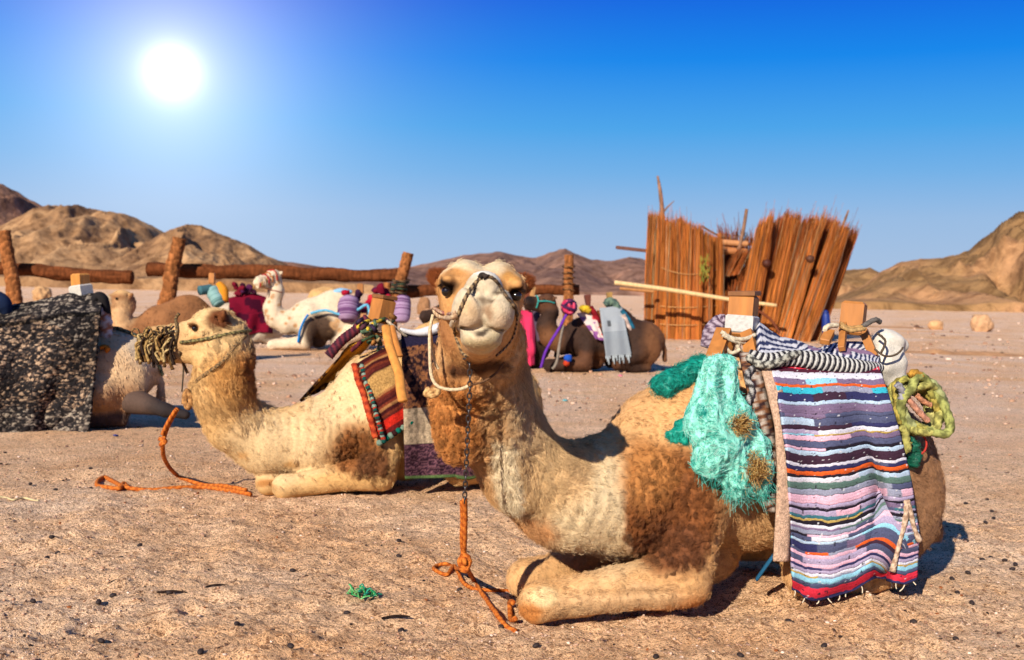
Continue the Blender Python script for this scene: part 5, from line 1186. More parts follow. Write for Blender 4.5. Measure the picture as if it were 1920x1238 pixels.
    part('sheet_fold', tube(np.array([on2(a, b, .2) for a, b in ((750, 618), (775, 624), (800, 622), (830, 612))]), [.02, .03, .05, .05], 12, 30, 0, 1, 0, col(226, 222, 218), flat=.7), M_CLOTH, t)
def rock_geo(p, r, s, c, sub=1):
    V, Fq = rock(0, s, r, r, r, sub, .25); return V + p, Fq, c
second_gear()
# ------------------------------------------------------------------ the other camels
CG = 'camels lying in the desert camp'
def std_camel(F, label, colf, h, head=(1.30, 0, 1.36), fwd=(1, .3, -.05), neckz=0, disp=.008, hs=1.0, eyes_=True):
    hx, hy, hz = head
    nk = [(F.w(.62, 0, .60), .27), (F.w(.90, hy * .2, .52), .22), (F.w(1.12, hy * .5, .60), .18), (F.w((1.2 + hx) / 2, hy * .7, .78), .155), (F.w(hx - .06, hy * .9, (hz + .9) / 2 - .02), .14), (F.w(hx - .04, hy, hz - .14), .115)]
    nk = [(p, r * F.s) for p, r in nk]
    hc = F.w(hx, hy, hz); hR = head_R(F.R @ np.array(fwd, float)); S = build_body(F, nk, hc, hR, hs * F.s, fine=h < .02)
    V, Fq = S.mesh(h); N = vnormals(V, Fq)
    root = empty('camel', F.o, label, 'camel', CG)
    V2 = V + N * (disp * fbm(V * 14, 3, 6) + disp * fbm(V * 4, 2, 16))[:, None]
    hw = lambda x, y, z: hc + hR @ np.array([x, y, z]) * hs * F.s
    mesh_obj('body', V2, Fq, M_HIDE, root, colf(V, F, S, hw) * (1 + .14 * fbm(V * 7, 3, 2))[:, None])
    if eyes_: eyes(root, hc, hR, hs * F.s, .022)
    gr = np.random.default_rng(int(F.o[1] * 10)); vis = (N @ unit(CO - F.o) > -.5).astype(float)
    Rt, k = sample_faces(V2, Fq, 9000 if F.o[1] < 22 else 6000, vis, 3); Nn = unit(N[Fq[k]].mean(1)); fl = np.array([.3, 0, -1.0]); tg = unit(fl - Nn * (Nn @ fl)[:, None])
    sw = np.stack([fbm(Rt * 6, 2, 71), fbm(Rt * 6, 2, 73), fbm(Rt * 6, 2, 75)], -1); cr = colf(Rt, F, S, hw) * gr.uniform(.7, 1.3, (len(Rt), 1))
    strands('coat', Rt, tg + .4 * Nn + sw + gr.normal(0, .2, Rt.shape), gr.uniform(.02, .05, len(Rt)), .003, cr, root, 4, bend=-.3 * Nn)
    return S, root, hw, hR
def drape(name, lab, cat, F, S, x0, x1, zb, colf, hw=.42, off=.035, n=40, m=90, wav=.02, mat=None, top=1.22, zfar=.5, skew=0):
    """a cloth thrown over the back: from zb on the near (left) flank over the hump to the far side"""
    ctrl = np.array([(hw + .02, zb), (hw + .02, zb + (.62 - zb) * .5), (hw, .66), (hw * .78, .92), (hw * .35, top - .03), (0, top + .02), (-hw * .35, top - .03), (-hw * .78, .92), (-hw, zfar)])
    cp = smooth_path(np.c_[ctrl, 0 * ctrl[:, 0]], m); u = np.linspace(0, 1, n); Pt = np.zeros((n, m, 3)); v = np.linspace(0, 1, m)
    for i in range(n):
        x = x0 + (x1 - x0) * u[i]; hang = 1 - sstep(.2, .5, v)
        y = cp[:, 0] + wav * hang * np.sin(u[i] * 14 + v * 3) + wav * .5 * fbm(np.stack([np.full(m, u[i] * 5), v * 4, 0 * v], -1), 3, 3)
        Pt[i] = F.w(x + skew * (1 - v) + .02 * np.sin(v * 9 + 1), y, cp[:, 1] + .02 * hang * np.sin(u[i] * 8))
    d = S.dist(Pt); pull = (v > .3) & (v < .8); Nn = S.grad(Pt); Pt = Pt - Nn * (np.clip(d - off, 0, .3) * .8 * pull[None, :])[..., None]
    Pt = S.push(Pt, off, 3)
    uu, vv = np.meshgrid(u, v, indexing='ij'); t = empty(name, Pt.reshape(-1, 3).min(0), lab, cat)
    part('cloth', grid(Pt, .02, colf(uu, vv, Pt)), mat or M_ROUGHCLOTH, t); return t, Pt
# --- left camel under the charcoal blanket
def left_camel():
    F = Frame(-4.42, 10.35, 196, 1.04)
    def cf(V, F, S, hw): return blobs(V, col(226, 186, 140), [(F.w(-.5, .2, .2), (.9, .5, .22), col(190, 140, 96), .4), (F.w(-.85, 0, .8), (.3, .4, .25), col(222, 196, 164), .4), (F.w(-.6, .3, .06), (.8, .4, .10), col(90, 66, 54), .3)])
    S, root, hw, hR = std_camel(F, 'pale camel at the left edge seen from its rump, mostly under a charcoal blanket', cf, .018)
    B = Sdf(); B.cap(P(250, 752, 10.3), P(310, 768, 10.2), .13, .06, .05); B.cap(P(310, 770, 10.2), P(348, 778, 10.2), .06, .045, .05)
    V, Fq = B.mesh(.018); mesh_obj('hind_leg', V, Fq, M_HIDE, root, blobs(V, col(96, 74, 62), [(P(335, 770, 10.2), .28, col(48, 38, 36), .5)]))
    def gb(u, v, X):
        n1 = .8 * vnoise(X * np.array([34, 34, 80]), 3) + .5 * vnoise(X * np.array([70, 70, 120]), 5) + .35 * fbm(X * 12, 2, 2); d = np.clip(fbm(X * 3.0, 3, 8) + .1, -.5, .5)
        c = np.where((n1 > .42)[..., None], col(176, 160, 140), np.where((n1 > .10)[..., None], col(98, 86, 78), col(42, 38, 38))) * (1 + .9 * d)[..., None]
        c = np.where((fbm(X * 2.2 + 3, 2, 9) > .12)[..., None] & (n1 > .2)[..., None], c * np.array([1.15, .95, .8]), c); return c
    F2 = F
    n, m = 210, 190; u = np.linspace(0, 1, n)[:, None]; v = np.linspace(0, 1, m)[None, :]
    tx = -130 + (192 + 130) * u; ty = np.interp(u, [0, .4, .62, .8, 1], [580, 577, 566, 552, 552]); bx = -130 + (168 + 130) * u; by = np.interp(u, [0, .5, .8, .93, 1], [824, 818, 818, 828, 806])
    px = tx + (bx - tx) * v; py = ty + (by - ty) * v; y = np.interp(v, [0, .08, .14, .4, 1], [.02, .2, .40, .50, .52]) + .035 * np.sin(u * 17 + v * 3.5) * sstep(.1, .5, v) + .03 * fbm(np.stack([u * 6 + 0 * v, v * 5 + 0 * u, 0 * u * v], -1), 3, 4) - .12 * np.exp(-((u - .72 - .1 * (1 - v)) / .07) ** 2) * sstep(.35, .9, v)
    Pt = F.on(px, py, 0.0); d = unit(Pt - CO); Pt = Pt - d * (y * F.s / np.abs(d @ F.l))[..., None]; Pt = S.push(Pt, .03, 2)
    Pt = Pt + F.l * (.008 * vnoise(Pt * 40, 3) + .008 * vnoise(Pt * 62, 3))[..., None]
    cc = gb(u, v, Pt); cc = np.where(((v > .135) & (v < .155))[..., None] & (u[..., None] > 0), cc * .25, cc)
    t = empty('saddle_blanket', F.w(-.2, .5, .1), 'coarse black and grey flecked wool blanket reaching the sand at the left edge', 'blanket')
    part('wool_weave', grid(Pt, .03, cc), M_ROUGHCLOTH, t)
    t = empty('camel_saddle', F.w(-.3, 0, 1.15), 'orange wooden pommel wrapped in white tape, sticking out above the charcoal blanket', 'saddle')
    on3 = lambda px, py, y=0.0: F.on(np.asarray(px, float), np.asarray(py, float), y)
    part('pommel', beam(on3(150, 513), on3(152, 548), .125, .12, col(216, 144, 66), (-.45, -.89, 0)), M_WOOD, t, False)
    part('tape_wrap', beam(on3(150, 534), on3(154, 556), .16, .15, col(216, 206, 190), (-.45, -.89, 0)), M_PLASTIC, t, False)
    part('black_strap', tube(np.array([on3(a, b, .1) for a, b in ((174, 566), (184, 556), (193, 562), (198, 580), (202, 600), (202, 618))]), [.05, .08, .09, .08, .06, .04], 10, 40, 0, 1, 0, col(40, 36, 36), flat=.6), M_CLOTH, t)
    part('cloth_roll', tube(np.array([on3(a, b, .12) for a, b in ((188, 575), (196, 600), (200, 630), (210, 650))]), [.05, .07, .06, .05], 12, 30, 3, 3, .15, col(216, 206, 204), col(180, 120, 90)), M_CLOTH, t)
    part('crupper_strap', tube(S.push(np.array([on3(a, b, .02) for a, b in ((206, 628), (225, 650), (248, 672), (270, 692), (284, 700))]), .01), [.03, .035, .035, .03, .02], 8, 40, 3, 3, .2, col(44, 50, 40), col(110, 110, 84), flat=.5), M_CLOTH, t)
    part('rag', tube(S.push(np.array([on3(a, b, .3) for a, b in ((188, 652), (196, 650), (203, 655), (198, 660))]), .02), .035, 10, 20, 0, 1, 0, col(206, 120, 40), flat=.6), M_CLOTH, t)
    part('blue_cover', tube(np.array([on3(a, b, .15) for a, b in ((-40, 560), (-5, 566), (8, 576), (14, 590))]), [.12, .10, .08, .03], 12, 24, 0, 1, 0, col(36, 50, 80)), M_CLOTH, t)
left_camel()
def striped_bolster(F, a, b, r, c1, c2, parent, name='bolster'):
    part(name, tube([a, a * .5 + b * .5, b], [r * .8, r, r, r * .75], 14, 30, 0, 1, 0, c1) if c2 is None else bolster_geo(a, b, r, c1, c2), M_CLOTH, parent)
def bolster_geo(a, b, r, c1, c2):
    n, sd = 36, 14; V, Fq = tube(np.linspace(a, b, n), r * (1 - .35 * np.abs(np.linspace(-1, 1, n)) ** 4), sd); k = np.repeat(((np.arange(n) * (1 + .3 * math.sin(r * 90)) + 2 * np.sin(np.arange(n) * .7)) // 3).astype(int) % 2, sd)
    V = V + .12 * r * fbm(V * (.35 / r) * 4, 3, 5)[:, None] * unit(V - (a + b) / 2); return V, Fq, np.where(k[:, None] == 0, c1, c2) * (1 + .35 * fbm(V * 9, 3, 3))[:, None]
# --- white spotted camel
def spotted_camel():
    F = Frame((628 - 960) / 2000 * 23.9, 23.9, 190, 1.16)
    gg = np.random.default_rng(4)
    def cf(V, F, S, hw):
        it = [(S.hit(600, 624), (.36, .5, .44), col(84, 62, 46), .22)]
        for i in range(46):
            p = F.w(gg.uniform(.7, 1.4), gg.uniform(-.2, .3), gg.uniform(.4, 1.35)); p = p - S.grad(p[None])[0] * S.dist(p[None])[0]; it.append((p, gg.uniform(.028, .05), col(196, 146, 96), .3))
        for i in range(14): p = F.w(gg.uniform(-.9, .2), .3, gg.uniform(.3, 1.0)); p = p - S.grad(p[None])[0] * S.dist(p[None])[0]; it.append((p, gg.uniform(.04, .07), col(206, 160, 110), .4))
        return blobs(V, col(232, 208, 174), it, .008, 6)
    S, root, hw, hR = std_camel(F, 'white camel spotted with brown, dark brown shoulder, lying below the palm trunk rail', cf, .02, head=(1.18, 0, 1.38), fwd=(.75, .65, -.12))
    t = empty('halter', hw(.2, 0, 0), 'red and white beaded halter on the spotted white camel', 'halter')
    gx = np.random.default_rng(6)
    for k in range(4):
        x = .02 + .09 * k; th = np.linspace(-.3, 3.4, 16); pts = S.push(np.array([hw(x, .13 * math.cos(a), -.02 + .13 * math.sin(a) - .02 * k) for a in th]), .008)
        c = [col(206, 60, 50), col(200, 120, 60), col(190, 40, 50), col(226, 200, 170)][k]; part('beaded_band', tube(pts, .016, 8, 40, 2, 2, .3, c, c * .6), M_ROPE, t)
    for k in range(12):
        a = hw(.2 + .02 * k, .1 * (1 if k % 2 else -.6), .02 - .01 * k); part('tassel', tube([a, a + np.array([-.01, -.02, -.1])], [.014, .02], 6, 6, 0, 1, 0, [col(206, 70, 50), col(190, 140, 80), col(220, 190, 150)][k % 3]), M_ROPE, t)
    part('neck_cord', tube(S.push(np.array([F.w(1.22 + .13 * math.cos(a), .16 * math.sin(a), 1.14 + .03 * math.cos(a)) for a in np.linspace(0, 6.28, 20)]), .006), .010, 6, 40, 0, 1, 0, col(150, 70, 60)), M_ROPE, t)
    t = empty('camel_saddle', F.w(0, 0, 1.15), 'red cloth saddle with two purple striped bolsters on the spotted white camel', 'saddle')
    D = lambda px, py, y=0: F.on(float(px), float(py), y)
    pu, pl = col(110, 70, 110), col(172, 140, 170)
    part('bolster', bolster_geo(D(655, 558, .25), D(652, 602, .42), .24, pu, pl), M_CLOTH, t); part('bolster', bolster_geo(D(756, 556, .25), D(753, 604, .40), .19, pu, pl), M_CLOTH, t)
    rr = np.random.default_rng(9)
    for i in range(26):
        p = D(rr.uniform(642, 735), rr.uniform(546, 588), rr.uniform(0, .3)); a = p + rr.normal(0, .14, 3) * np.array([1, .3, .6]); c = [col(180, 24, 50), col(120, 16, 40), col(206, 50, 60), col(90, 24, 60), col(60, 30, 60)][i % 5]
        part('cloth_fold', tube([p, (p + a) / 2 + np.array([0, -.04, .05]), a], rr.uniform(.06, .11), 10, 12, 0, 1, 0, c, c * .6, flat=.6), M_CLOTH, t)
    part('pommel', beam(D(676, 532), D(676, 552), .13, .13, wood * .8), M_WOOD, t, False)
    part('saddle_leg', beam(D(682, 588, .4), D(680, 612, .46), .12, .06, wood * .8), M_WOOD, t, False)
    part('blue_chest_strap', tube(S.push(np.array([D(a, b, .45) for a, b in ((578, 590), (570, 602), (563, 620), (559, 642))]), .02), .055, 10, 30, 0, 1, 0, col(28, 128, 200), flat=.5), M_CLOTH, t)
    part('blue_rope', tube(S.push(np.array([D(a, b, .45) for a, b in ((582, 588), (610, 582), (640, 590), (668, 582), (688, 572), (693, 590))]), .02), .03, 8, 50, 3, 5, .2, col(120, 196, 226)), M_ROPE, t)
    t = empty('folded_cloth', D(630, 560), 'pale blue cloth folded over the spotted camel\'s withers', 'cloth')
    part('cloth_fold', tube(np.array([D(a, b, 0) for a, b in ((606, 566), (622, 552), (640, 546), (660, 548))]), [.06, .11, .12, .06], 12, 24, 0, 1, 0, col(150, 196, 222), flat=.6), M_CLOTH, t)
spotted_camel()
def beige_camel():
    F = Frame((352 - 960) / 2000 * 19.4, 19.4, 222, 1.05)
    def cf(V, F, S, hw): return blobs(V, col(166, 110, 66), [(hw(.28, 0, -.02), (.17, .2, .16), col(226, 206, 170), .3), (hw(0, .1, -.06), (.1, .1, .1), col(90, 58, 34), .4), (hw(0, 0, .1), (.2, .2, .08), col(226, 178, 120), .4), (F.w(1.15, 0, .8), (.2, .3, .3), col(216, 170, 120), .4)])
    S, root, hw, hR = std_camel(F, 'beige camel with a pale muzzle lying left of the leaning post', cf, .024, head=(1.12, -.1, 1.06), fwd=(.9, -.15, .02), hs=1.2)
    D = lambda px, py, y=0: F.on(float(px), float(py), y)
    t = empty('camel_saddle', F.w(0, 0, 1.1), 'saddle with a teal bolster and an orange cloth on the beige camel\'s hump', 'saddle')
    part('bolster', bolster_geo(D(396, 540, .1), D(412, 572, .3), .13, col(100, 140, 136), col(140, 176, 170)), M_CLOTH, t); part('bolster_end', tube([D(374, 545, .1), D(396, 542, .1)], .09, 10, 8, 0, 1, 0, col(70, 110, 116)), M_CLOTH, t)
    part('orange_cloth', tube([D(410, 532, .15), D(418, 545, .25), D(420, 565, .3)], [.06, .1, .08], 10, 16, 0, 1, 0, col(226, 144, 40)), M_CLOTH, t)
    part('pommel', beam(D(398, 512), D(397, 532), .10, .10, wood * .9), M_WOOD, t, False)
beige_camel()
def maroon_camel():
    F = Frame((462 - 960) / 2000 * 25.6, 26.0, 205, 1.0)
    cf = lambda V, F, S, hw: np.tile(col(206, 186, 160), (len(V), 1))
    S, root, hw, hR = std_camel(F, 'camel under a maroon cloth, almost hidden behind the spotted camel\'s neck', cf, .04, head=(1.25, -.3, .75), fwd=(1, -.2, -.2), eyes_=False)
    def mc(u, v, X): return np.where((fbm(X * 5, 2, 3) > .15)[..., None], col(70, 14, 36), col(128, 20, 44)) + 0 * X
    drape('saddle_cloth', 'dark maroon saddle cloth hanging behind the spotted white camel\'s head', 'cloth', F, S, -.45, .62, .25, mc, hw=.44, top=1.24, wav=.05)
    t = empty('camel_saddle', F.w(0, 0, 1.2), 'small saddle heap of dark red and violet rags next to the spotted camel\'s muzzle', 'saddle')
    rr = np.random.default_rng(2)
    for i in range(12):
        p = F.on(rr.uniform(432, 476), rr.uniform(536, 556), .1); a = p + rr.normal(0, .12, 3) * np.array([1, .3, .5]); part('rag', tube([p, (p + a) / 2 + np.array([0, 0, .05]), a], .06, 8, 8, 0, 1, 0, [col(120, 20, 40), col(80, 30, 70), col(60, 20, 40)][i % 3]), M_CLOTH, t)
maroon_camel()
def dark_camels():
    dk = col(60, 38, 26); dk2 = col(96, 60, 38)
    def cf(V, F, S, hw): return blobs(V, dk, [(F.w(-.75, .1, .45), (.3, .5, .45), col(124, 80, 48), .4), (F.w(.4, .3, .2), (.5, .4, .18), col(100, 62, 38), .4), (F.w(1.15, .1, .55), (.22, .3, .25), col(120, 76, 44), .5), (hw(0, 0, 0), (.3, .3, .15), dk2, .4), (hw(.32, 0, -.03), (.12, .15, .12), col(34, 22, 18), .4), (F.w(.35, .1, .95), (.3, .3, .2), col(136, 74, 36), .4)], .04, 4)
    F = Frame((1150 - 960) / 2000 * 18.9, 18.9, 186, 1.0)
    S, root, hw, hR = std_camel(F, 'dark brown camel lying left of the reed hut with a grey striped cloth', cf, .022, head=(1.20, 0, 1.22), fwd=(1, .25, .12))
    D = lambda px, py, y=0: F.on(float(px), float(py), y)
    def gs(u, v, X): st = (v * 60).astype(int) % 2; return np.where((st == 0)[..., None], col(176, 180, 182), col(120, 128, 134)) * (1 - .75 * ((np.abs(u - .3) < .07) & (v > .28) & (v < .4)))[..., None] + 0 * X
    t, Pt = sheet_fn('saddle_blanket', 'pale grey ribbed cloth with a ragged hem on the dark camel\'s flank', 'blanket', (1124, 578), (1166, 576), (1184, 664), (1136, 668), (.1, .3, .42, .47), gs, 20, 90, .02, .015, .03, M_CLOTH, None, F, S)
    for i in range(16):
        p = Pt[min(19, int(i * 1.25)), -1]; part('fringe_thread', tube([p, p + np.array([.01, -.01, -.05 - .05 * (i % 3)])], .012, 5, 4, 0, 1, 0, col(176, 184, 186)), M_ROPE, t)
    def fl(u, v, X): n1 = vnoise(X * 9, 3); return np.where((n1 > .25)[..., None], col(150, 90, 150), np.where((n1 < -.3)[..., None], col(206, 70, 80), col(232, 204, 190))) + 0 * X
    sheet_fn('saddle_cloth', 'pink and white flowered cloth over the front of the dark camel\'s hump', 'cloth', (1082, 588), (1112, 584), (1134, 640), (1118, 636), (.1, .25, .38, .42), fl, 24, 40, .02, .015, .03, M_CLOTH, None, F, S)
    t = empty('camel_saddle', F.w(0, 0, 1.15), 'saddle with two pointed wooden horns on the dark brown camel', 'saddle')
    part('front_horn', beam(D(1101, 553), D(1104, 584), .13, .11, col(110, 56, 40), ta=.5), M_WOOD, t, False); part('rear_horn', beam(D(1142, 548), D(1144, 580), .10, .10, col(170, 130, 70), ta=.6), M_WOOD, t, False)
    part('horn_wrap', tube([D(1134, 572, .05), D(1142, 566, .05), D(1152, 570, .05), D(1162, 582, .1)], [.05, .08, .08, .05], 10, 20, 3, 3, .2, col(70, 90, 84), col(110, 130, 110)), M_CLOTH, t)
    for k, (pts, c, r) in enumerate((([(1088, 582), (1096, 578), (1106, 584)], col(232, 190, 50), .06), ([(1106, 576), (1116, 590), (1122, 606)], col(150, 26, 36), .05), ([(1166, 582), (1178, 598), (1188, 618)], col(40, 110, 136), .04), ([(1168, 590), (1176, 608), (1182, 622)], col(226, 196, 180), .05), ([(1188, 618), (1200, 630), (1215, 640)], col(50, 34, 30), .04))):
        part('cloth_roll', tube(np.array([D(a, b, .2) for a, b in pts]), r, 10, 16, 2, 3, .2, c, c * .6), M_CLOTH, t)
    t = empty('halter', hw(.1, 0, 0), 'teal halter with a purple lead and a grey lead on the dark brown camel', 'halter')
    part('nose_band', tube(S.push(np.array([hw(.2, .1 * math.cos(a), .1 * math.sin(a) - .04) for a in np.linspace(0, 6.28, 16)]), .01), .014, 6, 30, 0, 1, 0, col(60, 160, 150)), M_ROPE, t)
    part('cheek_band', tube(S.push(np.array([hw(.2, .12, -.02), hw(.05, .14, 0), hw(-.08, .1, 0)]), .01), .014, 6, 20, 0, 1, 0, col(60, 160, 150)), M_ROPE, t)
    part('purple_lead', tube(np.array([P(1062, 590, 18.2), P(1045, 622, 18.15), P(1025, 655, 18.1), P(1014, 690, 18.1)]), .025, 6, 24, 3, 5, .2, col(112, 50, 170)), M_ROPE, t)
    part('grey_lead', tube(np.array([P(1056, 610, 18.2), P(1050, 640, 18.15), P(1044, 678, 18.1), P(1036, 692, 18.1)]), .025, 6, 24, 3, 5, .2, col(150, 136, 120)), M_ROPE, t)
    part('tassel', rock_geo(P(1065, 672, 18.3), .07, 3, col(40, 90, 190)), M_ROUGHCLOTH, t); part('tassel', rock_geo(P(1062, 681, 18.3), .06, 4, col(206, 70, 40)), M_ROUGHCLOTH, t)
    t = empty('rope_bundle', P(1067, 575, 18.4), 'ball of pink and dark purple cord in front of the slim post', 'rope bundle')
    rr = np.random.default_rng(5)
    for i in range(12):
        c0 = P(1067, 576, 18.3); th = np.linspace(0, 6.28, 14); a = unit(rr.normal(0, 1, 3)); b = unit(np.cross(a, rr.normal(0, 1, 3))); r = rr.uniform(.08, .13)
        part('cord_loop', tube(c0 + np.cos(th)[:, None] * a * r + np.sin(th)[:, None] * b * r, .024, 6, None, 0, 1, 0, [col(206, 50, 90), col(70, 30, 70), col(220, 80, 110)][i % 3]), M_ROPE, t)
    cf2 = lambda V, F, S, hw: np.tile(col(58, 38, 28), (len(V), 1))
    F2 = Frame((948 - 960) / 2000 * 19.4, 19.4, 186, 1.0)
    S2, r2, hw2, hR2 = std_camel(F2, 'very dark camel mostly hidden behind the near camel\'s neck', cf2, .035, head=(1.15, 0, 1.0), fwd=(1, .2, -.1), eyes_=False)
    pk = lambda u, v, X: np.where((u > .8)[..., None], col(120, 30, 60), col(222, 56, 96)) * (1 + .15 * fbm(X * 8, 2, 3))[..., None]
    sheet_fn('saddle_cloth', 'bright pink cloth hanging beside the near camel\'s neck', 'cloth', (968, 580), (1004, 586), (1002, 684), (986, 690), (.1, .34, .44, .46), pk, 24, 50, .02, .02, .03, M_CLOTH, None, F2, S2)
    t = empty('camel_saddle', F2.w(-.1, 0, 1.15), 'brown saddle with an upright pale stick beside the near camel\'s right ear', 'saddle')
    D2 = lambda px, py, y=0: F2.on(float(px), float(py), y)
    part('horn', beam(D2(985, 524), D2(990, 585), .17, .14, col(124, 62, 34), ta=.7), M_WOOD, t, False); part('stick', beam(D2(1001, 538, .1), D2(993, 576, .12), .07, .06, col(206, 150, 92)), M_WOOD, t, False)
    part('cross_bar', beam(D2(1005, 584, .1), D2(1040, 589, .05), .09, .08, wood), M_WOOD, t, False)
    part('grey_cover', tube([D2(990, 575, .15), D2(1003, 580, .25), D2(1008, 610, .4), D2(1012, 640, .45)], [.07, .07, .06, .05], 10, 20, 0, 1, 0, col(86, 70, 84)), M_CLOTH, t)
dark_camels()

# ------------------------------------------------------------------ palm trunk rail
def trunk(a, b, r0, r1, rings, seed, ridged=True, n=150, sd=26):
    pts = np.linspace(a, b, n); T = unit(b - a); L_ = np.linalg.norm(b - a); A = unit(np.cross(T, (0, 1, .1))); B = np.cross(T, A)
    pts = pts + A * (.04 * r0 * 6 * fbm(np.stack([np.linspace(0, 4, n)] * 3, -1), 2, seed))[:, None]; th = np.arange(sd) / sd * 2 * np.pi
    V = np.zeros((n, sd, 3)); Cc = np.zeros((n, sd, 3)); s = np.linspace(0, 1, n)
    for j in range(sd):
        ph = s * rings + .45 * np.sin(th[j] + seed) + .8 * fbm(np.stack([s * 9, np.full(n, math.cos(th[j]) * 2), np.full(n, math.sin(th[j]) * 2)], -1), 2, seed); saw = ph - np.floor(ph)
        nz = fbm(np.stack([s * L_ * (5 if ridged else 2.2), np.full(n, math.cos(th[j]) * 2.2), np.full(n, math.sin(th[j]) * 2.2)], -1), 4, seed + 3)
        r = (r0 + (r1 - r0) * s) * (1 + ((.13 * saw - .05) if ridged else 0) + (.14 if ridged else .3) * nz)
        V[:, j] = pts + r[:, None] * (math.cos(th[j]) * A + math.sin(th[j]) * B)
        tone = (.62 + .6 * saw if ridged else 1) * (1 + .5 * nz); Cc[:, j] = (col(164, 102, 58) if ridged else col(112, 62, 34)) * tone[:, None]
    V = V.reshape(-1, 3); F_ = [(i * sd + j, i * sd + (j + 1) % sd, (i + 1) * sd + (j + 1) % sd, (i + 1) * sd + j) for i in range(n - 1) for j in range(sd)] + [tuple(range(sd)), tuple(range((n - 1) * sd, n * sd))]
    return V, F_, Cc.reshape(-1, 3)
def rail_fence():
    Y = 27.0; pxm = 2000 / Y
    t = empty('hitching_rail', GP(330, 640), 'long hitching rail of rough palm trunks on leaning palm posts across the camp', 'rail fence')
    for k, (x0, y0, x1, yb, r, dY) in enumerate(((8, 433, 40, 634, 13.5, -.5), (336, 446, 296, 640, 14.5, -.5), (765, 474, 722, 650, 12, -.4), (1068, 478, 1064, 652, 10, -.4))):
        a = P(x1, yb, Y + dY); a[2] = min(a[2], -.05); b = P(x0, y0, Y + dY); part('post', trunk(a, b, r / pxm * 1.08, r / pxm * .8, [17, 15, 12, 16][k], k * 5 + 1), M_PALM, t)
    for k, (x0, y0, x1, y1, r) in enumerate(((-120, 494, 248, 523, 13.5), (277, 506, 745, 518, 13), (735, 546, 1086, 545, 11))):
        part('rail', trunk(P(x0, y0, Y + .1), P(x1, y1, Y + .1), r / pxm, r / pxm * .9, 1, k * 7 + 2, False, 220, 22), M_PALM, t)
    part('post_stub', trunk(P(727, 555, Y) * np.array([1, 1, 0]) + np.array([0, 0, -.05]), P(727, 530, Y), .10, .10, 4, 40, n=60), M_PALM, t)
    for i in range(5):
        th = np.linspace(0, 6.3, 18); c = P(752 - i * 1.5, 526 + i * 6, Y - .4); part('lashing', tube(c + np.stack([np.cos(th) * .2, np.sin(th) * .2, .03 * np.sin(th + i)], -1), .028, 6, None, 2, 4, .3, [col(120, 90, 60), col(70, 84, 60)][i % 2], col(40, 34, 30)), M_ROPE, t)
    for i in range(5):
        th = np.linspace(0, 6.3, 18); c = P(1066, 500 + i * 11, Y - .4); part('lashing', tube(c + np.stack([np.cos(th) * .15, np.sin(th) * .15, .02 * np.sin(th + i)], -1), .02, 6, None, 2, 4, .3, col(150, 100, 56), col(60, 40, 30)), M_ROPE, t)
rail_fence()

# ------------------------------------------------------------------ reed hut
def reeds(quad, Y0, dY, n, layers, seed, tint, jitter=.0, ragg=14, r=.011, curve=0.0, yshift=0, spike=.12):
    """a mat of single reeds: quad = bottom left, bottom right, top right, top left pixels"""
    gr = np.random.default_rng(seed); BL, BR, TR, TL = [np.array(p, float) for p in quad]; Vs = []; Fs = []; Cs = []; off = 0; sd = 4; seg = 4
    for k in range(n * layers):
        u = gr.random(); lay = k % layers; b = BL + (BR - BL) * u; t_ = TL + (TR - TL) * np.clip(u + gr.normal(0, .06), -.1, 1.1)
        dn = unit(t_ - b); over = abs(gr.normal(0, ragg)) * (1 if gr.random() < .93 else 2.4) - ragg * .8; t2 = t_ + dn * over + np.array([gr.normal(0, 1.5), 0])
        y = Y0 + lay * .05 + yshift * u + curve * (4 * u * (1 - u)) * -1 + gr.normal(0, .015)
        A = P(b[0], b[1], y); B = P(t2[0], t2[1], y + dY + gr.normal(0, .05)); A[2] = gz(A[0], A[1]) - .03 if b[1] > 620 else A[2]
        s = np.linspace(0, 1, seg)[:, None]; path = A + (B - A) * s + np.array([gr.normal(0, .03), gr.normal(0, .02), 0]) * np.sin(s * 3.1); rr = r * gr.uniform(.6, 1.5) * np.linspace(1, .35, seg)
        th = np.arange(sd) * np.pi / 2 + gr.uniform(0, 1.5); ring = np.stack([np.cos(th), np.sin(th), 0 * th], -1)
        V = (path[:, None] + rr[:, None, None] * ring[None]).reshape(-1, 3); i, j = np.meshgrid(np.arange(seg - 1), np.arange(sd), indexing='ij'); i = i.ravel(); j = j.ravel()
        F_ = np.stack([i * sd + j, i * sd + (j + 1) % sd, (i + 1) * sd + (j + 1) % sd, (i + 1) * sd + j], 1)
        c = (tint if gr.random() > .12 else col(170, 138, 100)) * gr.uniform(.5, 1.4) * np.array([1, gr.uniform(.85, 1.1), gr.uniform(.8, 1.15)]); Vs.append(V); Fs.append(F_ + off); Cs.append(np.tile(c, (len(V), 1))); off += len(V)
    return np.concatenate(Vs), np.concatenate(Fs), np.concatenate(Cs)
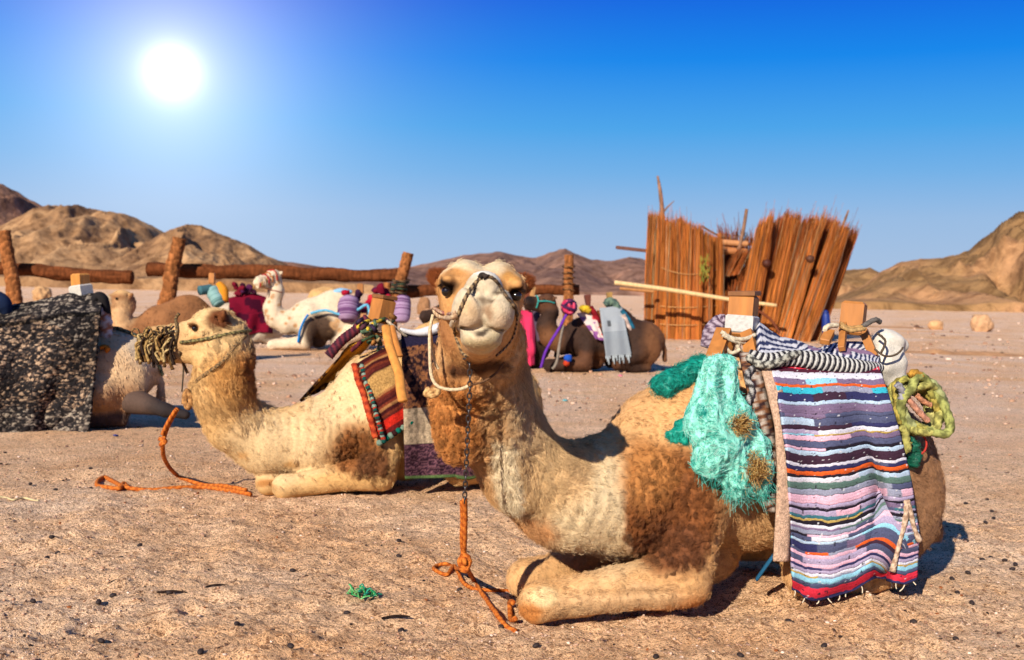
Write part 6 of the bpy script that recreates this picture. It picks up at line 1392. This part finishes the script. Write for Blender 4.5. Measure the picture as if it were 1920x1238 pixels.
def hut():
    Y = 33.5
    t = empty('reed_hut', GP(1400, 636), 'tumbledown orange reed hut with a leaning wall of reed bundles and ragged top', 'hut')
    o1 = col(208, 122, 54); o2 = col(186, 100, 44); o3 = col(148, 76, 36)
    def bundle(quad, dY0, n, tint, **k):
        o = part('reed_bundle', reeds(quad, Y + dY0, k.pop('dY', 0), n, 3, bundle.s, tint, **k), M_REED, t, False); o['kind'] = 'stuff'; bundle.s += 1
    bundle.s = 1
    xs0 = np.linspace(1211, 1352, 8); xs1 = np.linspace(1219, 1350, 8); tops = [402, 404, 418, 412, 425, 430, 444, 446, 450]
    for i in range(7):
        u = (i + .5) / 7; dY0 = -.9 * 4 * u * (1 - u); bundle([(xs0[i] - 3, 632), (xs0[i + 1] + 3, 634), (xs1[i + 1] + 3, tops[i + 1]), (xs1[i] - 3, tops[i])], dY0, 84, o1 * (1 - .06 * (i % 3)), ragg=7)
    # side and back walls so that it is a room, not a screen
    bundle([(1352, 634), (1420, 640), (1425, 470), (1350, 450)], 1.2, 130, o3, ragg=5)
    bundle([(1225, 622), (1400, 622), (1410, 456), (1235, 440)], 3.2, 200, o3, ragg=8)
    bundle([(1350, 455), (1412, 462), (1414, 438), (1345, 430)], .7, 60, o3, ragg=14, r=.012)
    bundle([(1352, 520), (1386, 515), (1408, 470), (1380, 470)], .1, 40, o2 * .8, ragg=6)
    bundle([(1347, 636), (1404, 640), (1420, 496), (1356, 560)], -.7, 90, o2 * .85, ragg=14)
    fan = [((1380, 640), (1412, 640), (1450, 404), (1420, 424)), ((1395, 641), (1432, 641), (1478, 402), (1446, 420)), ((1418, 641), (1450, 641), (1500, 408), (1472, 404)), ((1436, 641), (1468, 641), (1524, 412), (1494, 420)),
           ((1450, 641), (1482, 642), (1546, 408), (1518, 416)), ((1470, 642), (1502, 643), (1570, 416), (1540, 412)), ((1486, 642), (1518, 643), (1592, 430), (1562, 420)), ((1500, 643), (1538, 643), (1608, 436), (1584, 430))]
    for i, (a, b, c, d) in enumerate(fan): bundle([a, b, c, d], -1.1 + (.22 if i % 2 else -.12) + i * .08, 120, [o1, o2, o1 * .9, o2 * .75][i % 4], dY=-.35 + .3 * (i % 3), ragg=8)
    bundle([(1372, 636), (1392, 640), (1436, 440), (1418, 430)], -1.05, 40, o1 * 1.05, ragg=6)
    for k, (y0, sag, x0, x1, dY0) in enumerate(((502, 16, 1240, 1352, -1.05), (572, 6, 1222, 1350, -1.05), (606, 5, 1218, 1350, -1.05))):
        xx = np.linspace(x0, x1, 20); s = (xx - x0) / (x1 - x0); u = (xx - 1211) / 141; cur = -.9 * 4 * u * (1 - u) - .08 if k < 3 else 0 * u + dY0
        part('wire_tie', tube(np.array([P(a, y0 + sag * 4 * q_ * (1 - q_) * .8, Y + c) for a, q_, c in zip(xx, s, cur)]), .012, 5, None, 0, 1, 0, col(214, 160, 100)), M_ROPE, t)
    rough = lambda pts, Y_, r, c: tube(np.array([P(a, b, Y_) for a, b in pts]), r, 8, 24, 0, 1, 0, c, c * .8)
    grey = col(150, 112, 88)
    part('branch', rough([(1242, 620), (1244, 440), (1242, 400), (1238, 360), (1233, 330)], Y - .3, [.09, .08, .07, .06, .03], grey), M_PALM, t)
    part('branch', rough([(1244, 398), (1252, 388), (1264, 377)], Y - .3, [.03, .025, .012], grey), M_PALM, t)
    part('branch', rough([(1385, 470), (1394, 430), (1400, 392)], Y + .5, [.07, .06, .05], grey), M_PALM, t)
    part('branch', rough([(1316, 424), (1336, 436), (1356, 446)], Y + .6, [.03, .03, .03], grey * .6), M_PALM, t)
    part('branch', rough([(1578, 430), (1586, 408), (1591, 394)], Y - .9, [.04, .04, .02], grey), M_PALM, t)
    part('branch', rough([(1372, 640), (1376, 540), (1382, 470)], Y + .6, .07, col(110, 60, 34)), M_PALM, t)
    part('top_beam', rough([(1300, 446), (1350, 454), (1402, 458)], Y + .55, .10, col(206, 140, 88)), M_WOOD, t)
    part('lintel', rough([(1340, 468), (1400, 474)], Y + .6, .13, col(190, 118, 66)), M_WOOD, t)
    part('plank', beam(P(1155, 464, Y), P(1235, 473, Y), .22, .10, col(110, 66, 50)), M_WOOD, t, False)
    part('pole', rough([(1152, 530), (1250, 543), (1370, 562), (1456, 573)], Y - 2.2, [.07, .065, .06, .05], col(238, 200, 140)), M_WOOD, t)
    part('short_pole', rough([(1162, 541), (1226, 547)], Y - 1.1, .05, col(186, 126, 70)), M_WOOD, t)
    part('bent_pole', rough([(1418, 580), (1445, 600), (1462, 625)], Y - 1.9, .04, col(120, 60, 30)), M_WOOD, t)
    part('wood_knob', rock_geo(P(1519, 486, Y - 1.6), .12, 3, col(90, 50, 28)), M_WOOD, t); part('wood_knob', rock_geo(P(1437, 494, Y - 1.5), .13, 5, col(80, 36, 20)), M_WOOD, t)
    gg = np.random.default_rng(3); leafs = []
    for i in range(40):
        a = P(gg.uniform(1312, 1330), gg.uniform(480, 535), Y - 1.05); leafs.append(tube([a, a + np.array([gg.normal(0, .03), -.02, gg.uniform(.1, .25)])], [.014, .006], 4, 4, 0, 1, 0, col(150, 150, 60)))
    o = part('green_tuft', join(leafs), M_REED, t); o['kind'] = 'stuff'
    B = Sdf(); B.ell(P(1549, 612, 32.6), (.13, .13, .45), None, .05); B.ell(P(1548, 596, 32.6), (.10, .10, .25), None, .05); V, Fq = B.mesh(.03)
    V[:, 2] = np.maximum(V[:, 2], 0); tt = empty('barrel', P(1549, 630, 32.6), 'dark blue plastic drum half hidden behind the leaning reed wall', 'barrel')
    part('drum_body', (V, Fq, col(20, 50, 130)), M_PLASTIC, tt); part('drum_lid', tube([P(1548, 588, 32.6), P(1548, 585, 32.6)], .09, 12, 4, 0, 1, 0, col(16, 40, 110)), M_PLASTIC, tt)
hut()
# ------------------------------------------------------------------ litter in the foreground
def litter():
    gg = np.random.default_rng(31); c = GP(680, 1128, .02)
    t = empty('net_scrap', c, 'crumpled scrap of bright green netting lying on the foreground sand', 'scrap')
    for i in range(30):
        a = c + np.array([gg.uniform(-.055, .05), gg.uniform(-.05, .05), gg.uniform(-.005, .03)]); b = a + np.array([gg.normal(0, .035), gg.normal(0, .02), gg.uniform(-.01, .025)]); m_ = (a + b) / 2 + np.array([0, 0, gg.uniform(0, .03)])
        k = [col(70, 196, 110), col(40, 160, 90), col(140, 220, 130), col(40, 180, 140)][i % 4]; part('net_strand', tube([a, m_, b], .0055, 6, 10, 2, 3, .3, k, k * .6, flat=.5), M_PLASTIC, t)
    for x, y, l, a, lab in ((742, 1163, .06, .1, 'thin dark twig lying just right of the green net scrap'), (322, 1114, .07, -.1, 'dark twig in two pieces on the left foreground sand'), (216, 1092, .035, .9, 'short dark twig standing up from the sand at the far left'), (407, 1106, .05, .1, 'thin black twig right of the middle of the empty sand')):
        p = GP(x, y, .008); d = np.array([math.cos(a), math.sin(a), .05]) * l; pts = np.array([p - d, p + np.array([0, .006, .004]), p + d])
        V, F_ = tube(pts, [.005, .006, .003], 6, 12); tag(mesh_obj('twig', V, F_, M_PALM, vc=col(50, 36, 30)), lab, 'twig')
    V, F_ = tube(gq([(-15, 934), (10, 932), (25, 937), (45, 933), (62, 936), (72, 940)], .012), .007, 6, 40, 2, 4, .3); tag(mesh_obj('string', V, F_, M_ROPE, vc=col(224, 200, 150)), 'piece of pale string lying on the sand at the left edge', 'string')
    for x, y, c_, lab in ((217, 822, (40, 56, 130), 'tiny blue plastic scrap in front of the charcoal blanket'), (1059, 753, (110, 180, 180), 'tiny pale teal scrap on the gravel right of the near camel\'s neck'), (1163, 706, (222, 120, 140), 'small pink scrap on the sand below the dark brown camel'), (1555, 885, (150, 150, 160), 'small grey scrap hidden near the blanket')):
        if x == 1555: continue
        p = GP(x, y, .01); s = p[1] / 2000 * 5; V, F_ = rock(0, x, s, s, s * .4, 1, .5); tag(mesh_obj('plastic_scrap', V + p, F_, M_PLASTIC, vc=col(*c_)), lab, 'scrap')
litter()
